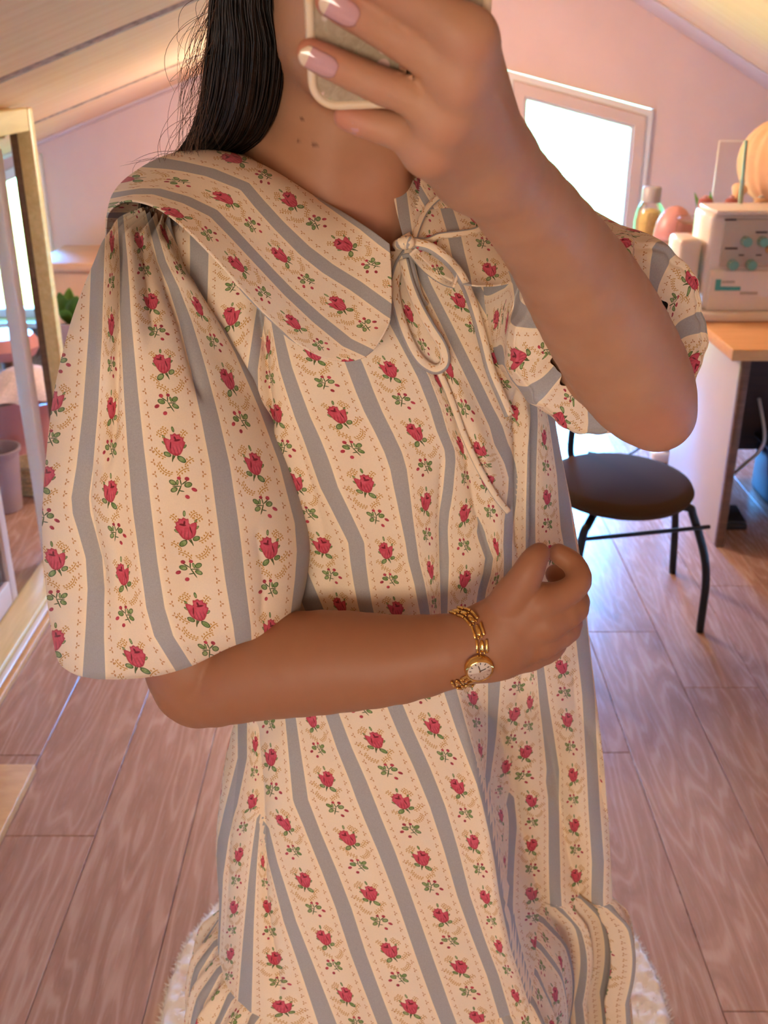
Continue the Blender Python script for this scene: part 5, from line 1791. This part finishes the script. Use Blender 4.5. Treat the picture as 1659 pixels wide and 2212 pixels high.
# right puff sleeve, on the raised arm ----------------------------------
ctr = smooth_curve([P(1050, 545, .915), P(1165, 610, .878), P(1250, 680, .825), P(1296, 712, .785), P(1312, 730, .758), P(1318, 735, .750), P(1322, 738, .746)], 110)
rad = np.interp(np.linspace(0, 1, 110), [0, .12, .3, .5, .68, .82, .92, 1.0], [.060, .072, .075, .0765, .0755, .070, .058, .046])
tg, Nn, Bn = frames(ctr, (0, 0, 1))
ph = np.linspace(0, 2 * np.pi, 260, endpoint=False)
Vr = np.zeros((110, 260, 3))
for i in range(110):
    t = i / 109
    w = max(0, (t - .35) / .65) ** 1.5
    rp = 1 + w * (.045 * np.sin(13 * ph + 1.2 * np.sin(3 * ph)) + .02 * np.sin(29 * ph)) + .03 * np.sin(5 * ph + 6 * t) * math.sin(math.pi * t)
    Vr[i] = ctr[i] + (rad[i] * rp)[:, None] * (np.cos(ph)[:, None] * Nn[i] + np.sin(ph)[:, None] * Bn[i])
vs_ = np.concatenate([[0], np.cumsum(np.hypot(np.linalg.norm(np.diff(ctr, axis=0), axis=1), np.diff(rad)))]) / .040
uvr = np.stack([np.broadcast_to(ph / (2 * np.pi) * 7 + .55, (110, 260)), np.broadcast_to(vs_[:, None], (110, 260))], -1).reshape(-1, 2)
uvr[:, 0] += .18 * np.sin(uvr[:, 1] * 2.2)
rm = mesh_fast('sleeve', Vr.reshape(-1, 3), grid_faces(110, 260))
set_uv(rm, uvr)
sleeve_r = link('sleeve', rm, FABRIC, dress)

# collar ------------------------------------------------------------------
def coons(top, bot, lef, rig, nu, nv):
    """top/bot run left to right, lef/rig run top to bottom"""
    T, Bo = smooth_curve(top, nu), smooth_curve(bot, nu)
    Le, Ri = smooth_curve(lef, nv), smooth_curve(rig, nv)
    u_, v_ = np.linspace(0, 1, nu)[None, :, None], np.linspace(0, 1, nv)[:, None, None]
    S = (1 - v_) * T[None] + v_ * Bo[None] + (1 - u_) * Le[:, None] + u_ * Ri[:, None]
    S -= (1 - u_) * (1 - v_) * T[0] + u_ * (1 - v_) * T[-1] + (1 - u_) * v_ * Bo[0] + u_ * v_ * Bo[-1]
    return S
def thick(o, t=.0012):
    md = o.modifiers.new('solid', 'SOLIDIFY')
    md.thickness = t
    md.offset = 0
top = [P(*q) for q in ((525, 322, .915), (580, 352, .888), (622, 388, .872), (685, 428, .846), (748, 463, .826), (806, 500, .808), (842, 527, .795))]
rig = [P(*q) for q in ((842, 527, .795), (846, 600, .780), (845, 679, .764), (832, 718, .756), (812, 750, .752))]
bot = [P(*q) for q in ((229, 500, .900), (234, 462, .860), (262, 438, .815), (300, 437, .785), (348, 455, .760), (402, 497, .738), (453, 548, .728), (491, 590, .726), (529, 636, .728), (571, 679, .732), (622, 729, .738), (685, 767, .746), (740, 781, .752), (785, 773, .752), (812, 750, .752))]
lef = [P(*q) for q in ((525, 322, .915), (450, 335, .930), (385, 350, .940), (325, 378, .945), (275, 412, .945), (240, 448, .935), (229, 500, .900))]
# denser, evenly spread rim
def spread(pts, n=60):
    q = smooth_curve(pts, 400)
    d = np.concatenate([[0], np.cumsum(np.linalg.norm(np.diff(q, axis=0), axis=1))])
    return np.stack([np.interp(np.linspace(0, d[-1], n), d, q[:, i]) for i in range(3)], 1)
Sc = coons(spread(top), spread(bot), spread(lef), spread(rig), 150, 90)
vv_, uu_ = np.linspace(0, 1, 90)[:, None], np.linspace(0, 1, 150)[None]
bul = .020 * np.sin(np.pi * vv_) * np.sin(np.pi * np.clip(uu_ * 1.1, 0, 1))
nc = gnormals(Sc, False)
nc = np.where((nc[..., 1] > 0)[..., None], -nc, nc)
Sc = Sc + nc * bul[..., None]
pxc, pyc = PROJ(Sc)
cm = mesh_fast('collar', Sc.reshape(-1, 3), grid_faces(90, 150, False))
set_uv(cm, colL.uv(pxc.ravel(), pyc.ravel()))
collar = link('collar', cm, FABRIC, dress)
thick(collar)
# part of the collar that rolls down behind the shoulder
bkc = np.stack([lef, [np.array(q) + [-.012, .05, -.02] for q in lef], [np.array(q) + [-.004, .09, -.09] for q in lef]], 0)
bkg = np.stack([spread(list(b), 60) for b in bkc], 0)
bkg = np.stack([smooth_curve(list(bkg[:, i]), 20) for i in range(60)], 1)
pxk, pyk = PROJ(bkg)
km = mesh_fast('collar_back', bkg.reshape(-1, 3), grid_faces(20, 60, False))
set_uv(km, colL.uv(pxk.ravel() + 0, pyk.ravel()) + np.array([0, .0]))
thick(link('collar_back', km, FABRIC, dress))

topR = [P(*q) for q in ((836, 352, .895), (846, 400, .865), (858, 460, .835), (876, 528, .806))]
botR = [P(*q) for q in ((1190, 440, .93), (1190, 500, .90), (1165, 570, .85), (1125, 602, .80), (1080, 616, .782), (1030, 618, .768))]
lefR = [P(*q) for q in ((836, 352, .895), (900, 345, .93), (1000, 365, .945), (1110, 400, .945), (1190, 440, .93))]
rigR = [P(*q) for q in ((876, 528, .806), (905, 552, .797), (940, 585, .785), (980, 609, .776), (1030, 618, .768))]
Sr = coons(spread(topR), spread(botR), spread(lefR), spread(rigR), 90, 90)
nc = gnormals(Sr, False)
nc = np.where((nc[..., 1] > 0)[..., None], -nc, nc)
Sr = Sr + nc * (.014 * np.sin(np.pi * np.linspace(0, 1, 90))[:, None] * np.sin(np.pi * np.linspace(0, 1, 90))[None])[..., None]
pxc, pyc = PROJ(Sr)
cm = mesh_fast('collar', Sr.reshape(-1, 3), grid_faces(90, 90, False))
set_uv(cm, colR.uv(pxc.ravel(), pyc.ravel()))
collar_r = link('collar', cm, FABRIC, dress)
thick(collar_r)

# neck band inside the opening and the tie ----------------------------------
def ribbon(name, pts, w, parent, u0=.075, u1=.27, vs=9.0, twist=0.0, th_=.0016):
    p = smooth_curve(pts, max(24, 10 * len(pts)))
    t = np.gradient(p, axis=0)
    t /= np.linalg.norm(t, axis=1)[:, None]
    vw = p - np.array([0, 0, CAMH])
    vw /= np.linalg.norm(vw, axis=1)[:, None]
    sd = np.cross(t, vw)
    sd /= np.linalg.norm(sd, axis=1)[:, None]
    if twist:
        a = np.linspace(0, twist, len(p))[:, None]
        sd = sd * np.cos(a) + vw * np.sin(a)
    ww = np.full(len(p), w)
    k = 5
    V = np.stack([p + sd * ww[:, None] * s - vw * (.0012 * (1 - (2 * abs(s)) ** 2)) for s in np.linspace(-.5, .5, k)], 1)
    d = np.concatenate([[0], np.cumsum(np.linalg.norm(np.diff(p, axis=0), axis=1))])
    m = mesh_fast(name, V.reshape(-1, 3), grid_faces(len(p), k, False))
    uv = np.stack([np.broadcast_to(np.linspace(u0, u1, k), (len(p), k)), np.broadcast_to((d * vs)[:, None], (len(p), k))], -1)
    set_uv(m, uv.reshape(-1, 2))
    o = link(name, m, FABRIC, parent)
    md = o.modifiers.new('solid', 'SOLIDIFY')
    md.thickness = th_
    md.offset = 0
    return o
trees = [DT]
CTs = [BVHTree.FromPolygons([tuple(q) for q in Sr.reshape(-1, 3)], [tuple(q) for q in grid_faces(90, 90, False)]),
       BVHTree.FromPolygons([tuple(q) for q in Sc.reshape(-1, 3)], [tuple(q) for q in grid_faces(90, 150, False)])]
def on_cloth(px, py, lift):
    best = None
    for t in [DT] + CTs:
        q, n_ = hit(t, px, py)
        if q is not None and (best is None or q[1] < best[1]): best = q
    if best is None: best = P(px, py, .82)
    return best - RAY(px, py) * lift
def oc(pts, lift=.004): return [on_cloth(a, b, lift if len(c) == 0 else c[0]) for a, b, *c in pts]
tie = ribbon('tie', oc([(880, 545), (862, 575), (852, 620), (860, 670), (878, 725), (905, 775), (935, 797), (955, 793, .007), (963, 775, .010), (955, 745, .010), (930, 705, .010), (905, 660, .009), (885, 610, .008), (872, 560, .008)], .005), .0075, dress)
tie.name = 'tie_loop'
ribbon('tie_loop', oc([(893, 530, .007), (900, 500, .006), (920, 455, .006), (950, 425, .006), (985, 412, .006), (1020, 425, .006), (1046, 455, .006), (1045, 480, .006), (1030, 497, .005), (990, 505, .005), (950, 510, .005), (925, 520, .005), (895, 520, .007)]), .0042, dress, .09, .25)
ribbon('tie_end', oc([(890, 525, .010), (930, 535, .009), (970, 565, .008), (1000, 605, .007), (1022, 660, .006), (1042, 730, .005), (1060, 800, .005), (1085, 860, .005), (1101, 897, .005)]), .0075, dress, .05, .27)
ribbon('tie_end', oc([(945, 792, .004), (968, 845, .004), (985, 890, .004), (1005, 945, .005), (1035, 1010, .005), (1070, 1070, .005), (1099, 1106, .005)]), .0045, dress, .12, .22)
ribbon('tie_end', oc([(878, 548, .006), (884, 580, .006), (900, 640, .005), (915, 665, .004)]), .010, dress, -.14, .14)
ribbon('tie_end', oc([(895, 540, .006), (925, 575, .005), (960, 600, .006), (985, 608, .006)]), .011, dress, .1, .5)
kn = [on_cloth(845, 533, .006), on_cloth(862, 528, .009), on_cloth(880, 524, .012), on_cloth(892, 530, .010)]
v, f = tube_vf(smooth_curve(kn, 14), np.interp(np.linspace(0, 1, 14), [0, .3, .75, 1], [.0022, .0042, .0055, .003]), 12)
km = mesh_np('tie_knot', v, f)
set_uv(km, [(.14 + .05 * math.sin(i * .3), i * .02) for i in range(len(v))])
link('tie_knot', km, FABRIC, dress)
ribbon('tie_knot', [on_cloth(876, 508, .010), on_cloth(884, 525, .016), on_cloth(884, 545, .012)], .008, dress, .12, .22)
# ------------------------------------------------------------------ hair
def strands(paths, rads, name, parent, mat=HAIR, n=3):
    """many thin strands joined into one part: nobody could count them"""
    Vv, Ff, base = [], [], 0
    for p, r in zip(paths, rads):
        m = len(p)
        t = np.gradient(p, axis=0)
        t /= np.linalg.norm(t, axis=1)[:, None] + 1e-9
        a = np.cross(t, [.3, .8, .2])
        a /= np.linalg.norm(a, axis=1)[:, None] + 1e-9
        b = np.cross(t, a)
        rr = r * np.interp(np.linspace(0, 1, m), [0, .1, .8, 1], [.8, 1, 1, .25])
        ring_ = [p + rr[:, None] * (math.cos(q) * a + math.sin(q) * b) for q in np.arange(n) * 2 * math.pi / n]
        Vv.append(np.stack(ring_, 1).reshape(-1, 3))
        Ff.append(grid_faces(m, n, True, base))
        base += m * n
    o = link(name, mesh_fast(name, np.concatenate(Vv), np.concatenate(Ff)), mat, parent)
    tag(o, kind='stuff')
    return o
hairp = empty('hair', (0, 0, 0))
hairp.parent = person
m_ = 34
eL = [(545, -330, .86), (495, -160, .85), (463, 0, .848), (452, 100, .85), (432, 235, .858), (398, 320, .872), (352, 362, .925), (315, 400, .985), (300, 520, 1.02)]
eR = [(640, -330, .84), (606, -160, .835), (582, 0, .838), (601, 110, .845), (592, 220, .858), (562, 292, .874), (505, 330, .905), (440, 352, .955), (400, 470, 1.02)]
def guide(e, n=m_): return smooth_curve([P(*q) for q in e], n)
GL, GR = guide(eL), guide(eR)
paths, rads = [], []
for k in range(1500):
    s = RNG.beta(1.0, 1.0)
    dpt = RNG.uniform(0, 1)
    base_ = GL * (1 - s) + GR * s
    wob = RNG.normal(0, .0014, 3)
    tt_ = np.linspace(0, 1, m_)[:, None]
    bulge = np.array([0, -.024, .004]) * math.sin(math.pi * s) * (1 - dpt) * (1 - .35 * tt_) + np.array([0, .05, 0]) * dpt * (1 - .6 * tt_)
    ph_ = RNG.uniform(0, 6.28)
    wave = .0016 * np.sin(tt_ * 9 + ph_ + s * 14) * np.array([1, .6, 0])
    paths.append(base_ + bulge + wave + wob)
    rads.append(RNG.uniform(.0006, .0012))
strands(paths, rads, 'hair_lock', hairp)
# dense core of the lock
core = []
for s in np.linspace(0.06, .94, 12): core.append(GL * (1 - s) + GR * s + np.array([0, -.014 * math.sin(math.pi * s) + .004, 0]))
core += [c + np.array([0, .035, 0]) for c in core[::-1]]
Cv = np.stack(core, 1)
link('hair_core', mesh_fast('hair_core', Cv.reshape(-1, 3), grid_faces(m_, len(core))), HAIR, hairp)
# flyaway strands
paths, rads = [], []
for k in range(120):
    i0 = RNG.integers(8, 25)
    s = RNG.uniform(0, .12)
    q0 = (GL * (1 - s) + GR * s)[i0]
    d = np.array([-RNG.uniform(.004, .035), RNG.uniform(-.01, .02), -RNG.uniform(.02, .11)])
    bend = np.array([RNG.uniform(-.02, .006), 0, RNG.uniform(-.012, .012)])
    t_ = np.linspace(0, 1, 14)[:, None]
    paths.append(q0 + d * t_ + bend * (t_ * (1 - t_) * 4) + np.array([0, -.004, 0]))
    rads.append(RNG.uniform(.00012, .00022))
for k in range(46):
    a = P(RNG.uniform(462, 480), RNG.uniform(-60, 40), .845)
    c = P(RNG.uniform(380, 440), RNG.uniform(180, 335), RNG.uniform(.85, .90))
    t_ = np.linspace(0, 1, 18)[:, None]
    paths.append(a * (1 - t_) + c * t_ + np.array([RNG.uniform(-.012, .010), 0, 0]) * (t_ * (1 - t_) * 4))
    rads.append(RNG.uniform(.00012, .0002))
for k in range(26):
    a = P(RNG.uniform(380, 470), RNG.uniform(325, 350), .90)
    c = P(RNG.uniform(255, 380), RNG.uniform(350, 420), RNG.uniform(.88, .93))
    t_ = np.linspace(0, 1, 14)[:, None]
    paths.append(a * (1 - t_) + c * t_ + np.array([0, 0, RNG.uniform(-.006, .012)]) * (t_ * (1 - t_) * 4))
    rads.append(RNG.uniform(.00012, .0002))
for k in range(60):
    a = P(RNG.uniform(985, 1030), RNG.uniform(-120, -20), .90)
    c = P(RNG.uniform(1005, 1050), RNG.uniform(40, 130), RNG.uniform(.88, .92))
    t_ = np.linspace(0, 1, 14)[:, None]
    paths.append(a * (1 - t_) + c * t_ + np.array([RNG.uniform(-.004, .010), 0, 0]) * (t_ * (1 - t_) * 4))
    rads.append(RNG.uniform(.00013, .00025))
strands(paths, rads, 'flyaway_hair', hairp, simple('thin_hair', lin(88, 58, 40), .5, 0, .1, 60))
# hair over the skull and down the back, with the lock right of the neck
paths, rads = [], []
for k in range(1300):
    az = RNG.uniform(-2.35, 2.35)                      # around the head, 0 = back
    top_ = HC + np.array([RNG.normal(0, .006), RNG.uniform(-.045, .02), .098])
    dirx = np.array([math.sin(az), math.cos(az), 0])
    pts = [top_]
    for el in (.9, .45, 0.0):
        pts.append(HC + np.array([dirx[0] * .083 * math.cos(el * .9), .01 + dirx[1] * .10 * math.cos(el * .9), .104 * math.sin(el * 1.45)]))
    side = abs(az) > 1.7
    x_end = np.clip(dirx[0] * .08, -.085, .085)
    pts.append(HC + np.array([dirx[0] * .075, .02 + max(.2, dirx[1]) * .075, -.10]))
    pts.append(HC + np.array([x_end * .9, .075 + .02 * RNG.random(), -.18]))
    pts.append(HC + np.array([x_end, .13 + .02 * RNG.random(), -.30 - .12 * RNG.random()]))
    paths.append(smooth_curve(pts, 26) + RNG.normal(0, .0012, 3))
    rads.append(RNG.uniform(.0009, .0016))
for k in range(240):
    a = P(RNG.uniform(850, 985), -250, RNG.uniform(.88, .92))
    b = P(RNG.uniform(840, 960), 60, RNG.uniform(.90, .945))
    c = P(RNG.uniform(830, 900), 310, RNG.uniform(.915, .955))
    d = P(RNG.uniform(825, 895), 380, RNG.uniform(.955, .985))
    paths.append(smooth_curve([a, b, c, d], 20))
    rads.append(RNG.uniform(.0009, .0016))
strands(paths, rads, 'back_hair', hairp)

# ------------------------------------------------------------------ wristwatch
wc = P(1022, 1398, .7035)
wax = P(1060, 1386, .701) - P(1000, 1400, .705)
wax /= np.linalg.norm(wax)
wtc = empty('wristwatch', tuple(wc))
tag(wtc, "slim gold wristwatch with round white dial on the woman's lower wrist", 'watch')
fr_pts = [(988, 1322), (1012, 1330), (1029, 1349), (1038, 1374), (1043, 1399), (1040, 1425), (1030, 1452), (1008, 1466), (988, 1471)]
bandp, bandn = [], []
for (px, py) in fr_pts:
    q, n_ = hit(BT, px, py)
    if q is None or q[1] > .76:
        q = P(px, py, .705)
        q = wc + (q - wc)
        n_ = (q - wc) / np.linalg.norm(q - wc)
    bandp.append(q)
    bandn.append(n_)
# close the ring behind the wrist
ey = np.array([0, 1.0, 0]) - wax * wax[1]
ey /= np.linalg.norm(ey)
ez = np.cross(wax, ey)
ez = ez if ez[2] > 0 else -ez
rel0, rel1 = bandp[0] - wc, bandp[-1] - wc
a0, a1_ = math.atan2(rel0 @ ez, rel0 @ ey), math.atan2(rel1 @ ez, rel1 @ ey)
ringp, ringn = [], []
for i in range(1, 8):
    t = i / 8
    a = a1_ * (1 - t) + a0 * t
    n_ = ey * math.cos(a) + ez * math.sin(a)
    r = .0285 + .001
    axo = (rel1 @ wax) * (1 - t) + (rel0 @ wax) * t
    q = wc + n_ * r + wax * axo
    loc, nn, _, dd = BT.find_nearest(Vector(q))
    if loc is not None:
        nn = np.array(nn)
        if nn @ n_ < 0: nn = -nn
        q, n_ = np.array(loc), nn
    ringp.append(q)
    ringn.append(n_)
allp, alln = np.array(bandp + ringp), np.array(bandn + ringn)
seg_ = np.linalg.norm(np.diff(np.vstack([allp, allp[:1]]), axis=0), axis=1)
cum = np.concatenate([[0], np.cumsum(seg_)])
qp = np.vstack([allp, allp[:1]])
qn = np.vstack([alln, alln[:1]])
dense = smooth_curve(qp, 400)
dn_ = smooth_curve(qn, 400)
dl_ = np.concatenate([[0], np.cumsum(np.linalg.norm(np.diff(dense, axis=0), axis=1))])
case_p, case_n = hit(BT, 1033, 1437)
ci = np.argmin(np.linalg.norm(dense - case_p, axis=1))
s_case = dl_[ci]
total = dl_[-1]
LKN = 16
free = total - .022
lk = free / LKN
def link_mesh(Lk, w):
    bm = bmesh.new()
    for s_ in (-1, 1):
        add_box(bm, (0, s_ * w * .40, .0006), (Lk * .86, w * .20, .0022), None, .0005, 1)
        add_box(bm, (Lk * .42, s_ * w * .16, .0002), (Lk * .22, w * .12, .0016), None, .0004, 1)
    r = bmesh.ops.create_uvsphere(bm, u_segments=12, v_segments=8, radius=.5, matrix=Matrix.Translation((0, 0, .0003)) @ Matrix.Diagonal((Lk * .8, w * .42, .0026, 1)))
    me = bpy.data.meshes.new('link')
    bm.to_mesh(me)
    bm.free()
    me.materials.append(GOLD)
    return me
lme = link_mesh(lk * 1.02, .0098)
for i in range(LKN):
    s = (s_case + .011 + lk * (i + .5)) % total
    pos = np.array([np.interp(s, dl_, dense[:, k]) for k in range(3)])
    nr_ = np.array([np.interp(s, dl_, dn_[:, k]) for k in range(3)])
    p2 = np.array([np.interp((s + .001) % total, dl_, dense[:, k]) for k in range(3)])
    tx = p2 - pos
    if np.linalg.norm(tx) > .01: tx = pos - np.array([np.interp(s - .001, dl_, dense[:, k]) for k in range(3)])
    tx /= np.linalg.norm(tx)
    nr_ = nr_ - tx * nr_.dot(tx)
    nr_ /= np.linalg.norm(nr_)
    sd = np.cross(nr_, tx)
    o = bpy.data.objects.new('link', lme)
    COL.objects.link(o)
    o.parent = wtc
    M_ = Matrix(np.column_stack([tx, sd, nr_]).tolist()).to_4x4()
    M_.translation = Vector(pos + nr_ * .0010 - wc)
    o.matrix_basis = M_
for p_ in lme.polygons: p_.use_smooth = True
cx_t = dense[min(ci + 4, 399)] - dense[max(ci - 4, 0)]
cx_t /= np.linalg.norm(cx_t)
cn = case_n * 1.0 + np.array([.42, -.18, -.12])
cn = cn - cx_t * cn.dot(cx_t) * .7
cn /= np.linalg.norm(cn)
def wl_(r, z): return (r, z)
Mw = Vector(cn).to_track_quat('Z', 'Y').to_matrix().to_4x4()
def wpart(name, prof, mat, n=40, par=None):
    o = lathe(name, prof, mat, wtc if par is None else par, n)
    if par is None:
        M2 = Mw.copy()
        M2.translation = Vector(case_p + cn * .0012 - wc)
        o.matrix_basis = M2
    return o
wpart('case', [(.004, -.002), (.0098, -.0018), (.0112, .0), (.0114, .0028), (.0106, .0042)], GOLD)
wpart('bezel', [(.0106, .0040), (.0112, .0046), (.0108, .0060), (.0097, .0066), (.0093, .0058), (.0090, .0054)], GOLD)
dl0 = wpart('dial', [(.0005, .0052), (.0092, .0053), (.0092, .0055), (.0005, .00555)], DIAL)
def dbox(name, x, y, sx, sy, rz, z=.0058):
    return box(name, (x, y, z), (sx, sy, .0003), INK, dl0, 0, Matrix.Rotation(rz, 3, 'Z'))
for k in range(12):
    a = k * math.pi / 6
    dbox('hour_mark', .0074 * math.cos(a), .0074 * math.sin(a), .0017, .0006, a)
dbox('hand', .0022, .0012, .0052, .0006, .5, .0062)
dbox('hand', -.0006, .0026, .0068, .0005, 1.9, .0065)
cyl('hand_pin', (0, 0, .0057), (0, 0, .0069), .0006, GOLD, dl0, n=10)
wpart('crystal', [(.0002, .0074), (.0060, .0072), (.0093, .0064), (.0093, .0062), (.0002, .0070)], CLEAR)
cyl('crown', (.0112, 0, .0016), (.0128, 0, .0016), .0011, GOLD, wtc.children[[c.name.split('.')[0] for c in wtc.children].index('case')], n=12)
